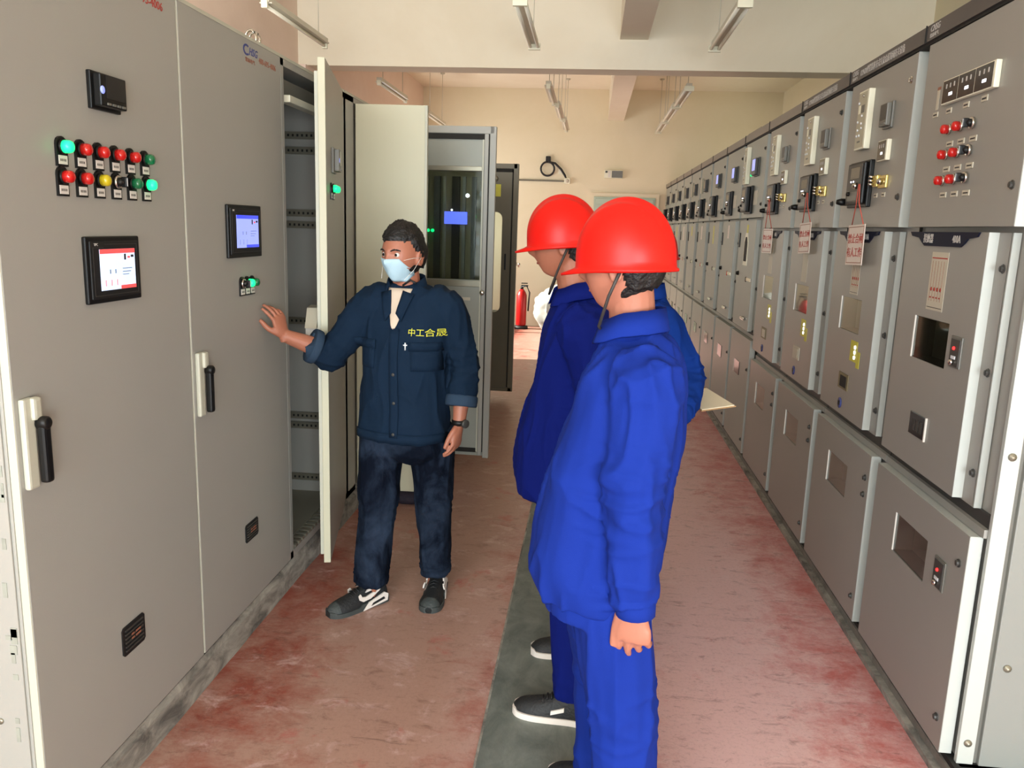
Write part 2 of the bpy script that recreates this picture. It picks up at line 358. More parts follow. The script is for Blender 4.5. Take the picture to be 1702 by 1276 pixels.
# ---------------------------------------------------------------- small devices (each a part; local frame: x right, z up, front face towards -y)
def lamp(parent, x, y, z, lens, r=.0155, plate=True, selector=False):
    b = MB()
    if plate:
        pts = [(x-.021, z-.047), (x+.021, z-.047), (x+.021, z+.006)]+[(x+.021*math.cos(a), z+.006+.019*math.sin(a)) for a in [PI*k/8 for k in range(1, 8)]]+[(x-.021, z+.006)]
        b.prism(pts, y-.006, y, 'black_plastic')
    if selector:
        b.lathe((x, y-.006, z), (0, -1, 0), [(0, .018), (.008, .018), (.009, .0155)], 'chrome')
        b.lathe((x, y-.014, z), (0, -1, 0), [(0, .012), (.006, .0125), (.010, .009), (.014, .005)], 'black_plastic')
        b.box(x-.0045, x+.0045, y-.036, y-.020, z-.014, z+.014, 'black_plastic', .003)
        b.box(x-.0015, x+.0015, y-.0367, y-.036, z-.011, z+.011, 'ink_white')
        nm = 'selector_switch'
    else:
        b.lathe((x, y-.006, z), (0, -1, 0), [(0, .0175), (.006, .0175), (.007, r)], 'chrome' if not plate else 'black_plastic')
        nm = 'indicator_lamp'
    o = b.build(nm, parent)
    if not selector:
        c = MB(); c.lathe((x, y-.012, z), (0, -1, 0), [(0, r), (.014, r*.98), (.019, r*.85), (.022, r*.5), (.023, r*.1)], lens, 16); c.build('lens', o)
    if plate:
        c = MB(); c.box(x-.0165, x+.0165, y-.0072, y-.006, z-.042, z-.021, 'label_white')
        for k in range(4): c.box(x-.011+k*.006, x-.008+k*.006, y-.0076, y-.0072, z-.035, z-.029, 'ink_dark')
        c.build('name_plate', o)
    return o
def hmi(parent, x0, x1, y, z0, z1, kind):
    w, h = x1-x0, z1-z0; b = MB()
    b.box(x0, x1, y-.012, y, z0, z1, 'black_plastic', .004); b.box(x0+.012, x1-.012, y-.016, y-.010, z0+.012, z1-.012, 'matt_black', .003)
    for a in ((x0+.022, x1-.022, z0+.020, z0+.0212), (x0+.022, x0+.0232, z0+.02, z1-.028), (x1-.0232, x1-.022, z0+.02, z1-.02), (x0+.075, x1-.022, z1-.0212, z1-.02), (x0+.022, x0+.07, z1-.0292, z1-.028)):
        b.box(a[0], a[1], y-.0166, y-.016, a[2], a[3], 'dark_grey')
    text(b, 'TPC', .010, x0+.028, y-.0162, z1-.024, 'ink_pale')
    o = b.build('touch_panel', parent)
    sx0, sx1, sz0, sz1 = x0+w*.20, x1-w*.14, z0+h*.19, z1-h*.19
    c = MB(); yy = y-.017
    main, bar = ('scr_white', 'scr_red') if kind == 'red' else ('scr_periwinkle', 'scr_blue')
    c.box(sx0, sx1, yy, yy+.002, sz0, sz1, main); W = sx1-sx0; H = sz1-sz0
    c.box(sx0, sx1, yy-.0006, yy, sz1-H*.11, sz1, bar)
    c.box(sx0+(W*.55 if kind == 'red' else W*.42), sx1, yy-.0006, yy, sz0, sz0+H*.09, bar)
    for fx, fz, fw, fh, mm in ((.68, .72, .05, .15, 'ink_dark'), (.78, .76, .07, .05, 'scr_red'), (.88, .78, .08, .06, 'ink_dark'), (.62, .50, .28, .02, 'scr_grey'), (.62, .42, .24, .02, 'scr_grey'), (.62, .35, .18, .02, 'scr_grey'), (.25, .40, .03, .10, 'scr_grey'), (.40, .40, .03, .10, 'scr_grey')):
        c.box(sx0+W*fx, sx0+W*(fx+fw), yy-.0005, yy, sz0+H*fz, sz0+H*(fz+fh), mm)
    for k in range(3): c.box(sx0+W*(.12+.16*k), sx0+W*(.135+.16*k), yy-.0005, yy, sz0+H*.1, sz0+H*.25, 'scr_red' if kind == 'red' else 'scr_grey')
    c.build('screen', o)
    return o
def meter(parent, x0, x1, y, z0, z1, lcd='lcd_dark', logo=True, body='black_plastic', dep=.035):
    b = MB(); b.box(x0, x1, y-dep*.35, y, z0, z1, body, .003); b.box(x0+.008, x1-.008, y-dep, y-dep*.35, z0+.008, z1-.006, body, .004)
    o = b.build('power_meter', parent); w, h = x1-x0, z1-z0
    c = MB(); c.box(x0+w*.22, x1-w*.12, y-dep-.001, y-dep, z0+h*.30, z1-h*.10, lcd); c.build('display', o)
    for k in range(4):
        c = MB(); c.box(x0+w*(.24+.17*k), x0+w*(.35+.17*k), y-dep-.003, y-dep, z0+h*.13, z0+h*.19, 'grey_plastic'); c.build('push_button', o)
    if logo:
        c = MB(); c.lathe((x0+w*.10, y-dep-.0005, z0+h*.50), (0, -1, 0), [(0, .010), (.0008, .010)], 'scr_periwinkle', 14); c.build('badge', o)
    return o
def vent(parent, x0, x1, y, z0, z1):
    b = MB(); cx, cz = (x0+x1)/2, (z0+z1)/2; c = .008
    b.prism([(x0, z0+c), (x0+c, z0), (x1-c, z0), (x1, z0+c), (x1, z1-c), (x1-c, z1), (x0+c, z1), (x0, z1-c)], y-.004, y, 'matt_black')
    for i in range(6):
        z = z0+(z1-z0)*(.14+.14*i)
        b.box(x0+.012, x1-.012, y-.007, y-.004, z, z+.004, 'dark_grey')
    for i in (2, 3):
        z = z0+(z1-z0)*(.14+.14*i); b.box(cx-.018, cx-.004, y-.0075, y-.0065, z+.001, z+.007, 'ink_brown'); b.box(cx+.004, cx+.03, y-.0075, y-.0065, z+.001, z+.007, 'ink_brown')
    return b.build('vent_grille', parent)
def handle(parent, x, y, z):
    b = MB(); b.box(x-.028, x+.010, y-.016, y, z-.135, z+.085, 'panel_cream', .006)
    b.box(x-.006, x+.024, y-.026, y-.004, z+.030, z+.085, 'panel_cream', .008)
    o = b.build('door_handle', parent)
    c = MB(); c.lathe((x+.016, y-.018, z+.022), (0, -1, 0), [(0, .016), (.022, .016), (.026, .012)], 'black_plastic')
    c.box(x+.003, x+.029, y-.040, y-.018, z-.125, z+.018, 'black_plastic', .007); c.build('lever', o)
    return o

# ---------------------------------------------------------------- left row of control cabinets
LX = -1.307; LW = .855; ZT = 2.313
def left_body(root, w, paint='panel_paint', opn=False, depth=.62):
    b = MB()
    if not opn: b.box(.001, w-.001, .022, depth, .111, ZT-.012, paint)
    else:
        b.box(0, .028, .0, depth, .111, ZT-.012, paint); b.box(w-.05, w, .0, depth, .111, ZT-.012, paint)
        b.box(0, w, depth-.02, depth, .111, ZT-.012, 'interior'); b.box(0, w, .0, depth, ZT-.04, ZT-.012, paint); b.box(0, w, 0, depth, .111, .145, paint)
    o = b.build('cabinet_body', root)
    c = MB(); c.box(.001, w-.001, -.002, depth, ZT-.012, ZT, 'panel_cream'); c.build('roof_panel', root)
    return o
lab = {1: 'grey control cabinet nearest on the left, with two rows of indicator lamps',
       2: 'grey control cabinet with a blue touch panel under a blue logo beside the open cabinet',
       3: 'grey control cabinet standing open with its narrow edged door swung into the aisle',
       4: 'cabinet with a pale cream door leaf opened square across the left side of the aisle',
       5: 'cabinet whose windowed grey door stands open behind the man in the dark jacket',
       6: 'closed cabinet past the windowed door in the left row',
       7: 'cabinet at the far end of the left row with an open bronze framed door'}
L = {}
for i in range(1, 8):
    L[i] = empty('control_cabinet', (LX, 1.69+.85*(i-1) if i < 4 else 3.395+LW*(i-3), 0), PI/2, lab[i], 'cabinet', 'control cabinets of the left row')
def plain_door(root, w, z0=.113, z1=ZT-.004, m='panel_paint'):
    b = MB(); b.box(.006, w-.006, .0, .022, z0, z1, m, .002)
    # folded near edge, given a lighter colour so it looks lit
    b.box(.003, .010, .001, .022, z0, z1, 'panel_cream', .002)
    return b.build('door', root)
left_body(L[1], .85); d1 = plain_door(L[1], .85)
b = MB(); b.box(-.004, 0, .03, .62, .111, ZT-.012, 'panel_paint')
rng = random.Random(3)
for k in range(26):
    z = .3+1.1*rng.random(); y = .034+.02*rng.random(); b.box(-.0055, -.004, y, y+.006+.012*rng.random(), z, z+.01+.03*rng.random(), 'peel')
for z in (.4, .75): b.lathe((-.004, .10, z), (-1, 0, 0), [(0, .008), (.003, .008)], 'zinc', 10)
b.build('side_panel', L[1])
meter(L[1], .365, .497, 0, 1.915, 2.010)
r1 = ['lit_green', 'lens_red', 'lens_red', 'lens_red', 'lens_red', 'lens_green']
r2 = ['lens_red', 'lens_red', 'lens_yellow', None, 'lens_green', 'lit_green']
for k in range(6):
    lamp(L[1], .241+k*.0752, 0, 1.8075, r1[k]); lamp(L[1], .237+k*.0765, 0, 1.7360, r2[k], selector=(r2[k] is None))
hmi(L[1], .299, .549, 0, 1.414, 1.590, 'red')
vent(L[1], .360, .478, 0, .373, .463)
handle(L[1], .046, 0, 1.135)
b = MB(); text(b, 'CHSG', .055, .50, -.001, 2.268, 'ink_blue', sx=1.0, shear=.2)
b.build('maker_logo', L[1])
b = MB(); text(b, '4008-95-4006', .034, .575, -.001, 2.245, 'ink_red', sx=1.0); b.build('phone_lettering', L[1])
left_body(L[2], .853); plain_door(L[2], .853)
hmi(L[2], .286, .580, 0, 1.505, 1.697, 'blue')
lamp(L[2], .405, 0, 1.408, None, selector=True); lamp(L[2], .450, 0, 1.408, 'lit_green'); lamp(L[2], .495, 0, 1.408, 'lens_green')
vent(L[2], .366, .486, 0, .382, .456)
handle(L[2], .048, 0, 1.115)
b = MB()
cx, cz = .515, 2.262
vsC = []
for k in range(15):
    a = math.radians(50+260*k/14); vsC.append((cx+.030*math.cos(a), cz+.020*math.sin(a))); 
for k in range(15):
    a = math.radians(310-260*k/14); vsC.append((cx+.020*math.cos(a), cz+.013*math.sin(a)))
for k in range(14):
    q = [vsC[k], vsC[k+1], vsC[28-k], vsC[29-k]]; b.prism(q, -.0012, 0, 'ink_blue')
text(b, 'HSG', .040, .535, -.001, 2.248, 'ink_blue', shear=.25); text(b, '常高电气', .017, .50, -.001, 2.221, 'ink_brown', sx=1.3)
b.build('maker_logo', L[2])
b = MB(); text(b, '400-695-4006', .030, .625, -.001, 2.235, 'ink_brown'); b.build('phone_lettering', L[2])
b = MB()   # lifting eyes on the roof corner
for dx in (0, .035):
    b.tube([(.70+dx+.022*math.cos(a)*0, .06+.022*math.cos(a), ZT+.028+.030*math.sin(a)) for a in [-.9+k*(PI+1.8)/14 for k in range(15)]], .0055, 'chrome', 8)
    b.lathe((.70+dx, .06, ZT), (0, 0, 1), [(0, .018), (.010, .016)], 'chrome')
b.build('lifting_eye', L[2])
# open cabinet: carcass, punched rails, back plate, cable duct, tray
left_body(L[3], LW, opn=True)
b = MB(); b.box(.81, .815, .03, .58, .15, 2.27, 'interior'); b.build('inner_wall', L[3])
for k, z in enumerate((2.075, 2.0, 1.685, 1.625, 1.12, .60, .545, .25)):
    b = MB(); b.box(.785, .81, .03, .58, z-.018, z+.018, 'zinc')
    for j in range(22):
        y = .045+j*.0245; b.box(.7842, .785, y, y+.010, z-.006, z+.006, 'dark_gap')
    b.build('punched_rail', L[3])
b = MB(); b.box(.05, .78, .03, .10, 2.17, 2.235, 'grey_plastic', .004); b.box(.10, .72, .0, .05, 2.14, 2.17, 'white_plastic', .004); b.build('inner_lamp', L[3])
b = MB()
for j in range(4): b.tube([(.76, .02+.012*j, .9+.2*j), (.775, .03, 1.3), (.77, .035, 1.75+.05*j), (.775, .06, 2.15)], .006, 'rubber', 6)
b.tube([(.77, .02, .88), (.755, .0, .98), (.765, .01, 1.06)], .006, 'ink_pale', 6)
b.build('wire_loom', L[3])
b = MB(); b.box(.03, .81, .05, .55, .145, .165, 'zinc')
for j in range(16): b.box(.06+.045*j, .085+.045*j, .0, .05, .146, .160, 'zinc')
b.build('floor_tray', L[3])
# its door: hinge on the far side, opened about twelve degrees
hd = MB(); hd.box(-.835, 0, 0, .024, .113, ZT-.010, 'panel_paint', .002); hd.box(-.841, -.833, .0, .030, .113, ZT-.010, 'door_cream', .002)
hd.box(-.83, -.81, .024, .045, .15, 2.25, 'panel_cream'); hd.box(-.03, -.01, .024, .045, .15, 2.25, 'panel_cream')
d3 = hd.build('door', L[3], (.815, -.008, 0), (0, 0, math.radians(12.4)))
meter(d3, -.62, -.50, 0, 1.86, 1.97, body='grey_plastic')
lamp(d3, -.66, 0, 1.79, 'lit_green'); lamp(d3, -.56, 0, 1.79, 'lit_green')
b = MB(); b.box(-.80, -.56, .045, .10, 1.15, 1.19, 'label_white'); b.prism([(-.83, 1.19), (-.60, 1.19), (-.60, 1.27), (-.74, 1.27)], .05, .10, 'label_grey'); b.build('document_pocket', d3)
b = MB(); b.box(-.78, -.765, -.02, 0, .99, 1.10, 'white_plastic', .003); b.build('lock_case', d3)
# cabinet 4 with the square-open cream leaf (hinge near side) and a second slim leaf behind it
left_body(L[4], LW, opn=True); b = MB(); b.box(.0, .17, .0, .02, .113, ZT-.012, 'panel_paint'); b.build('post', L[4])
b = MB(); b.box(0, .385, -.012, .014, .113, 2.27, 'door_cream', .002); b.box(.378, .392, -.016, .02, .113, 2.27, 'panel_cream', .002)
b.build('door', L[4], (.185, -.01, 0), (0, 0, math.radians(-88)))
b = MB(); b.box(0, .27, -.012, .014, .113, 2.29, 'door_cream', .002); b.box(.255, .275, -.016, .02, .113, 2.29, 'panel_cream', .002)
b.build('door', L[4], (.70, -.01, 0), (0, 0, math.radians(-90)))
# cabinet 5 with the windowed grey door
left_body(L[5], LW, opn=True)
b = MB(); W5 = .655
b.plate_hole(0, W5, .113, 2.22, .11, W5-.07, 1.30, 1.99, 0, .02, 'panel_far')
for x0, x1, z0, z1 in ((0, W5, 2.22, 2.265), (W5-.028, W5+.012, .10, 2.265), (W5-.062, W5-.036, .12, 2.22)): b.box(x0, x1, -.012, .026, z0, z1, 'panel_paint', .003)
b.box(.01, W5-.03, -.008, 0, 2.185, 2.218, 'dark_gap'); b.box(W5-.075, W5-.065, -.006, 0, .14, 2.2, 'panel_cream'); b.box(W5-.034, W5-.030, -.010, 0, .14, 2.2, 'dark_gap')
b.box(.08, W5-.075, -.008, 0, 1.255, 1.295, 'zinc', .003); b.box(.08, W5-.075, -.008, 0, 1.99, 2.02, 'zinc', .003)
b.box(.03, W5-.07, -.004, 0, .135, .165, 'dark_gap')
d5 = b.build('door', L[5], (.17, -.01, 0), (0, 0, math.radians(-91)))
b = MB(); b.box(.11, W5-.07, .006, .010, 1.30, 1.99, 'glass'); b.build('window_pane', d5)
b = MB(); b.box(.09, W5-.05, .12, .13, 1.25, 2.02, 'interior'); b.box(.09, .10, .02, .12, 1.25, 2.02, 'interior'); b.box(W5-.06, W5-.05, .02, .12, 1.25, 2.02, 'lcd_dark')
for x, ww, m_ in ((.14, .03, 'dark_gap'), (.19, .018, 'zinc'), (.25, .04, 'dark_grey'), (.31, .016, 'zinc'), (.37, .05, 'dark_gap'), (.44, .02, 'grey_plastic'), (.50, .03, 'dark_grey')): b.box(x, x+ww, .09, .12, 1.30, 1.96, m_)
b.build('instrument_recess', d5)
b = MB(); b.box(.325, .475, .07, .09, 1.655, 1.735, 'lit_blue'); b.build('screen', d5)
b = MB(); b.lathe((.475, .085, 1.84), (0, -1, 0), [(0, .013), (.01, .013)], 'lit_white', 14); b.lathe((.375, .068, 1.745), (0, -1, 0), [(0, .007), (.005, .007)], 'lit_white', 10); b.build('signal_light', d5)
for x in (.215, .245): 
    b = MB(); b.lathe((x, .085, 1.61), (0, -1, 0), [(0, .011), (.012, .010)], 'lit_green', 12); b.build('indicator_lamp', d5)
b = MB(); b.lathe((W5-.055, -.01, 1.22), (0, -1, 0), [(0, .018), (.015, .016), (.02, .01)], 'chrome'); b.build('door_lock', d5)
b = MB(); b.box(.42, .52, -.0015, 0, 1.165, 1.185, 'label_grey'); b.build('name_plate', d5)
left_body(L[6], LW); plain_door(L[6], LW)
# cabinet 7 with bronze framed door, window with rounded corners
left_body(L[7], LW, 'dark_wood_metal', opn=True)
b = MB(); W7 = .590
b.plate_hole(0, W7, .1, 2.20, .25, W7-.13, .85, 1.78, 0, .03, 'dark_wood_metal')
for x0, x1, z0, z1 in ((0, W7, 2.17, 2.215), (W7-.035, W7+.012, .09, 2.215), (0, W7, .09, .125)): b.box(x0, x1, -.012, .034, z0, z1, 'dark_wood_metal', .003)
b.box(.02, W7-.036, -.006, 0, 2.14, 2.168, 'dark_gap'); b.box(W7-.047, W7-.036, -.006, 0, .13, 2.16, 'dark_gap')
for sx_, cx_ in ((1, .25), (-1, W7-.13)):
    for sz_, cz_ in ((1, .85), (-1, 1.78)):
        r = .06; arc = [(cx_+sx_*(r-r*math.sin(a)), cz_+sz_*(r-r*math.cos(a))) for a in [k*PI/12 for k in range(7)]]
        b.prism([(cx_, cz_)]+arc, 0, .03, 'dark_wood_metal')
d7 = b.build('door', L[7], (.80-.04, -.01, 0), (0, 0, math.radians(-90)))
d7.location = (7.6-L[7].location.y, -.01, 0)
b = MB(); b.box(.25, W7-.13, .012, .018, .85, 1.78, 'glass'); b.build('window_pane', d7)
b = MB(); b.box(W7-.22, W7-.15, -.002, 0, 1.92, 2.03, 'sticker_yellow'); b.build('warning_sticker', d7)
b = MB(); b.lathe((W7-.20, -.002, 2.08), (0, -1, 0), [(0, .025), (.02, .02)], 'zinc'); b.build('knob', d7)
b = MB(); b.box(.05, W7-.06, .04, .20, .10, .85, 'dark_grey'); b.build('inner_shroud', d7)
b = MB(); b.box(W7-.1, W7-.085, -.012, 0, 1.25, 1.4, 'black_plastic', .003); b.build('door_handle', d7)
# small dark bag on the floor by the cream leaf
b = MB(); b.lathe((0, 0, .0), (0, 0, 1), [(0, .09), (.03, .11), (.06, .09), (.075, .04)], 'bag_dark', 16)
b.tube([(-.05, 0, .06), (-.03, 0, .10), (.03, 0, .10), (.05, 0, .06)], .008, 'bag_dark', 8)
for i, v in enumerate(b.v): b.v[i] = (v[0]*1.5+.02*noise.noise(V(v)*12), v[1]*.8+.02*noise.noise(V(v)*12+V((5, 0, 0))), v[2])
bag = b.build('tool_pouch'); bag.location = (-.985, 4.62, 0); bag.rotation_euler = (0, 0, .5)
tag(bag, 'small dark tool pouch lying on the floor beneath the open cream door leaf', 'bag')

# ---------------------------------------------------------------- right row of switchgear cabinets
RX = 1.159; RW = .863; CT = 2.335
def relay_unit(root, x0, x1, y, z0, z1, dep=.03):   # white multi-key relay panel
    b = MB(); b.box(x0, x1, y-dep, y, z0, z1, 'white_plastic', .003); b.box(x0+.008, x1-.010, y-dep-.0015, y-dep, z0+.008, z1-.008, 'relay_face')
    o = b.build('relay_panel', root); w, h = x1-x0, z1-z0; c = MB(); yy = y-dep-.0015
    c.box(x0+w*.12, x0+w*.30, yy-.001, yy, z0+h*.62, z0+h*.76, 'white_plastic'); c.box(x0+w*.42, x0+w*.72, yy-.001, yy, z0+h*.62, z0+h*.75, 'grey_plastic'); c.build('display', o)
    c = MB()
    for fx, fz in ((.55, .90), (.15, .80), (.55, .57), (.18, .48), (.55, .44), (.25, .34), (.6, .36), (.2, .24), (.45, .24)):
        c = MB(); c.lathe((x0+w*fx, yy, z0+h*fz), (0, -1, 0), [(0, .006), (.004, .005)], 'ink_white' if fz != .9 else 'chrome', 8); c.build('push_button', o)
    c = MB(); c.box(x0+w*.3, x0+w*.6, yy-.001, yy, z0+h*.12, z0+h*.15, 'grey_plastic'); c.build('key_plate', o)
    return o
def small_panel(root, x0, x1, y, z0, z1, n=1, dep=.028):   # white framed block of black status indicators
    b = MB(); b.box(x0, x1, y-dep, y, z0, z1, 'white_plastic', .003); o = b.build('status_indicator', root); w = (x1-x0-.014)/n
    for k in range(n):
        a = x0+.004+k*w; c = MB(); c.box(a+.002, a+w-.003, y-dep-.001, y-dep, z0+.004, z1-.004, 'lcd_dark')
        for j in range(3): c.box(a+w*(.22+.25*j), a+w*(.28+.25*j), y-dep-.002, y-dep-.001, z0+(z1-z0)*.62, z0+(z1-z0)*.80, 'ink_pale')
        c.box(a+w*.45, a+w*.66, y-dep-.002, y-dep-.001, z0+(z1-z0)*.30, z0+(z1-z0)*.42, 'lit_white'); c.build('indicator_window', o)
    return o
def protection(root, x0, x1, y, z0, z1, dep=.036):
    b = MB(); b.box(x0, x1, y-.02, y, z0, z1, 'black_plastic', .004); b.box(x0+.02, x1-.02, y-dep, y-.02, z0+.012, z1-.006, 'black_plastic', .008)
    o = b.build('protection_relay', root); w, h = x1-x0, z1-z0; yy = y-dep; c = MB()
    c.box(x0+w*.14, x1-w*.14, yy-.002, yy, z0+h*.12, z1-h*.08, 'dark_grey'); c.box(x0+w*.30, x1-w*.24, yy-.003, yy-.002, z0+h*.62, z0+h*.86, 'lcd_dark')
    c.box(x0+w*.22, x1-w*.3, yy-.003, yy-.002, z0+h*.15, z0+h*.34, 'grey_plastic'); c.build('front_plate', o)
    c = MB()
    for fx, fz in ((.35, .56), (.48, .56), (.60, .50)):
        c = MB(); c.lathe((x0+w*fx, yy-.002, z0+h*fz), (0, -1, 0), [(0, .004), (.003, .003)], 'lit_white', 8); c.build('signal_light', o)
    c = MB(); c.lathe((x0+w*.66, yy-.002, z0+h*.46), (0, -1, 0), [(0, .014), (.012, .012), (.018, .007)], 'chrome', 12); c.build('test_knob', o)
    c = MB(); c.lathe((x0+w*.30, yy-.002, z0+h*.30), (0, -1, 0), [(0, .010), (.012, .008)], 'black_plastic', 10); c.build('push_button', o)
    c = MB(); c.lathe((x0-.022, y-.01, z0+h*.14), (0, -1, 0), [(0, .016), (.03, .016), (.05, .010)], 'black_plastic', 12); c.box(x0-.05, x0-.012, y-.045, y-.03, z0+h*.08, z0+h*.2, 'black_plastic', .004); c.build('rotary_knob', o)
    return o
def bolt(b, x, y, z, r=.009, m='dark_grey'):
    b.lathe((x, y, z), (0, -1, 0), [(0, r*1.5), (.003, r*1.5), (.0032, r), (.010, r*.95), (.011, r*.3)], m, 8, False)
def liner(parent, x0, x1, z0, z1, y0, y1):  # dark lining added so the window reveals do not show bright
    b = MB()
    for a in ((x0, x0+.003, z0, z1), (x1-.003, x1, z0, z1), (x0, x1, z0, z0+.003), (x0, x1, z1-.003, z1)): b.box(a[0], a[1], y0, y1, a[2], a[3], 'dark_gap')
    return b.build('dark_reveal_liner', parent)
def bolts(root, name, pts, mm=None):
    for k, p in enumerate(pts):
        b = MB(); bolt(b, *p, m=mm[k] if mm else 'dark_grey'); b.build(name, root)
hn = []
names = ['first', 'second', 'third', 'fourth', 'fifth', 'sixth', 'seventh', 'eighth', 'ninth', 'tenth', 'eleventh', 'twelfth', 'thirteenth']
RC = []
def right_cab(i, label):
    near = i < 4; pm = 'panel_right' if near else 'panel_far'
    root = empty('switchgear_cabinet', (RX, 2.31+RW*(i+1), 0), -PI/2, label, 'cabinet', 'switchgear cabinets of the right row'); RC.append(root)
    zb = 1.695 if near else 1.77; zm0, zm1 = (.86, 1.678) if near else (.95, 1.752); zl = .79 if near else .905
    b = MB(); BW = RW-.003 if i else RW-.060
    if near:
        b.box(.003, BW, .22, 1.44, .068, 2.33, pm); b.box(.003, BW, .055, .22, 1.45, 2.33, pm); b.box(.003, BW, .055, .22, .068, .45, pm); b.box(.003, BW, .055, .22, .74, 1.16, pm)
        b.plate_hole(.003, BW, 1.16, 1.45, .18, .462, 1.24, 1.388, .055, .075, pm); b.plate_hole(.003, BW, .45, .74, .235, .520, .525, .670, .055, .075, pm)
        for xx in (.003, BW-.02): b.box(xx, xx+.02, .075, .22, .45, .74, pm); b.box(xx, xx+.02, .075, .22, 1.16, 1.45, pm)
    else: b.box(.003, BW, .055, 1.44, .068, 2.33, pm)
    b.box(.0, .006, .045, .06, .068, 2.33, 'dark_gap')
    b.box(.003, BW, .045, .055, zl, zm0, 'dark_grey'); b.box(.003, BW, .03, .055, zl+.004, zl+.03, pm)
    b.build('cabinet_body', root)
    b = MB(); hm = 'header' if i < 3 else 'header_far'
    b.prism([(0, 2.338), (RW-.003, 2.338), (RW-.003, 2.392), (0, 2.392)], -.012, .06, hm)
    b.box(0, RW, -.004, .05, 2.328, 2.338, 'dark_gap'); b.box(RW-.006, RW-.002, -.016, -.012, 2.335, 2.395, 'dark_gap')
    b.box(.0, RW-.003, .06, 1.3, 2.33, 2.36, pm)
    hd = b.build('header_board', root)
    if i < 3:
        c = MB(); text(c, 'CHSG', .030, .03, -.0125, 2.365, 'ink_pale', shear=.25); text(c, '常高电气', .015, .03, -.0125, 2.347, 'ink_pale', sx=1.2); c.build('maker_logo', hd)
        if i > 0:
            c = MB(); text(c, 'KYN28型铠装移开式交流金属封闭开关设备', .034, .40, -.0125, 2.352, 'ink_pale', align='CENTER', sx=.80); c.build('header_lettering', hd)
    # relay compartment door
    b = MB(); b.box(.010, RW-.088, 0, .05, zb, 2.326, pm, .0015); b.box(RW-.092, RW-.086, .001, .05, zb, 2.326, 'panel_edge_lit')
    d = b.build('relay_door', root)
    bolts(root, 'door_lock', [(RW-.128, 0, 1.809 if near else 1.86), (RW-.128, 0, 2.235)], mm=['dark_grey', 'chrome' if i < 2 else 'dark_grey'])
    # breaker compartment: bolted frame and proud door
    b = MB()
    if near: b.plate_hole(.008, .715, zm0, zm1, .18, .462, 1.24, 1.388, .03, .052, pm)
    else: b.box(.008, .715, .03, .052, zm0, zm1, pm, .0015)
    b.box(.712, .722, .03, .052, zm0, zm1, 'panel_edge_lit')
    fr = b.build('door_frame', root)
    bolts(root, 'frame_bolt', [(.690, .03, z) for z in (1.575, 1.269, .96)])
    wx = .20; hx0, hx1, hz0, hz1 = .18, .462, 1.24, 1.388
    b = MB()
    if near: b.plate_hole(.012, .640, zm0+.005, zm1, hx0, hx1, hz0, hz1, 0, .03, pm)
    else: b.box(.012, .640, zm0+.005, zm1, 0, 0, pm) if False else b.box(.012, .640, 0, .03, zm0+.005, zm1, pm)
    b.box(.634, .6405, .001, .03, zm0+.005, zm1, 'panel_edge_lit'); dm = b.build('breaker_door', root)
    if near:
        b = MB(); b.box(hx0, hx1, .004, .007, hz0, hz1, 'glass'); b.build('window_pane', dm); liner(dm, hx0, hx1, hz0, hz1, .007, .075)
        b = MB(); b.box(hx0+.0, hx0+.004, -.001, .004, hz0, hz1, 'label_white'); b.box(hx0-.06, hx1+.06, .19, .20, hz0-.06, hz1+.04, 'dark_gap' if i in (0,) else 'pale_green')
        for k in range(3): b.box(hx0+.03+.09*k, hx0+.06+.09*k, .13, .16, hz0-.04, hz1+.03, 'dark_grey')
        b.build('window_recess', dm)
        # lower cable door with window
        z = .0
        b = MB(); lx1 = RW-.075
        b.plate_hole(.008, lx1, .078, zl, .235, .520, .525, .670, 0, .038, pm); b.box(lx1-.006, lx1+.0015, .001, .038, .078, zl, 'panel_edge_lit'); b.box(.008, lx1, .002, .038, zl-.001, zl+.002, 'panel_edge_lit')
        dl = b.build('cable_door', root)
        b = MB(); b.box(.235, .520, .004, .007, .525, .670, 'glass'); b.build('window_pane', dl); liner(dl, .235, .520, .525, .670, .007, .075)
        b = MB(); b.box(.235, .239, -.001, .004, .525, .670, 'label_white'); b.box(.18, .58, .20, .21, .46, .73, 'dark_gap'); b.tube([(.20, .13, .62), (.56, .13, .60)], .008, 'zinc', 8); b.build('window_recess', dl)
        bolts(root, 'door_lock', [(lx1-.042, 0, .69), (lx1-.042, 0, .173)]+([(lx1-.042, 0, .62)] if i else []))
        # trapezoid name plate above the breaker door
        b = MB(); pl = [(.06, zm1), (.592, zm1), (.58, zm1-.014), (.52, zm1-.020), (.500, zm1-.034), (.473, zm1-.047), (.193, zm1-.047), (.165, zm1-.034), (.14, zm1-.020), (.075, zm1-.014)]
        b.prism(pl, -.006, .0, 'plate_blue')
        text(b, '接触器', .034, .185, -.007, zm1-.034, 'ink_pale', sx=.8); text(b, '400A', .034, .415, -.007, zm1-.034, 'ink_pale', sx=.8)
        b.build('rating_plate', root)
        # diagram label
        b = MB(); x0, x1, z0, z1 = (.262, .392, 1.418, 1.612) if i == 0 else (.285, .395, 1.405, 1.60)
        b.box(x0, x1, -.001, 0, z0, z1, 'label_grey')
        if i < 2:
            b.box(x0+.006, x1-.006, -.0016, -.001, z1-.022, z1-.018, 'ink_red'); b.box(x0+.006, x1-.006, -.0016, -.001, z0+.008, z0+.010, 'ink_dark')
            for k in range(5): b.box(x0+.015+.022*k, x0+.0165+.022*k, -.0016, -.001, z0+.03, z1-.03, 'ink_brown')
            for k in range(4): b.lathe((x0+.026+.024*k, -.001, z0+.07), (0, -1, 0), [(0, .007), (.0006, .007)], 'ink_red', 10); b.box(x0+.020+.024*k, x0+.032+.024*k, -.0016, -.001, z0+.04, z0+.045, 'ink_red')
        b.build('diagram_label', root)
    else:
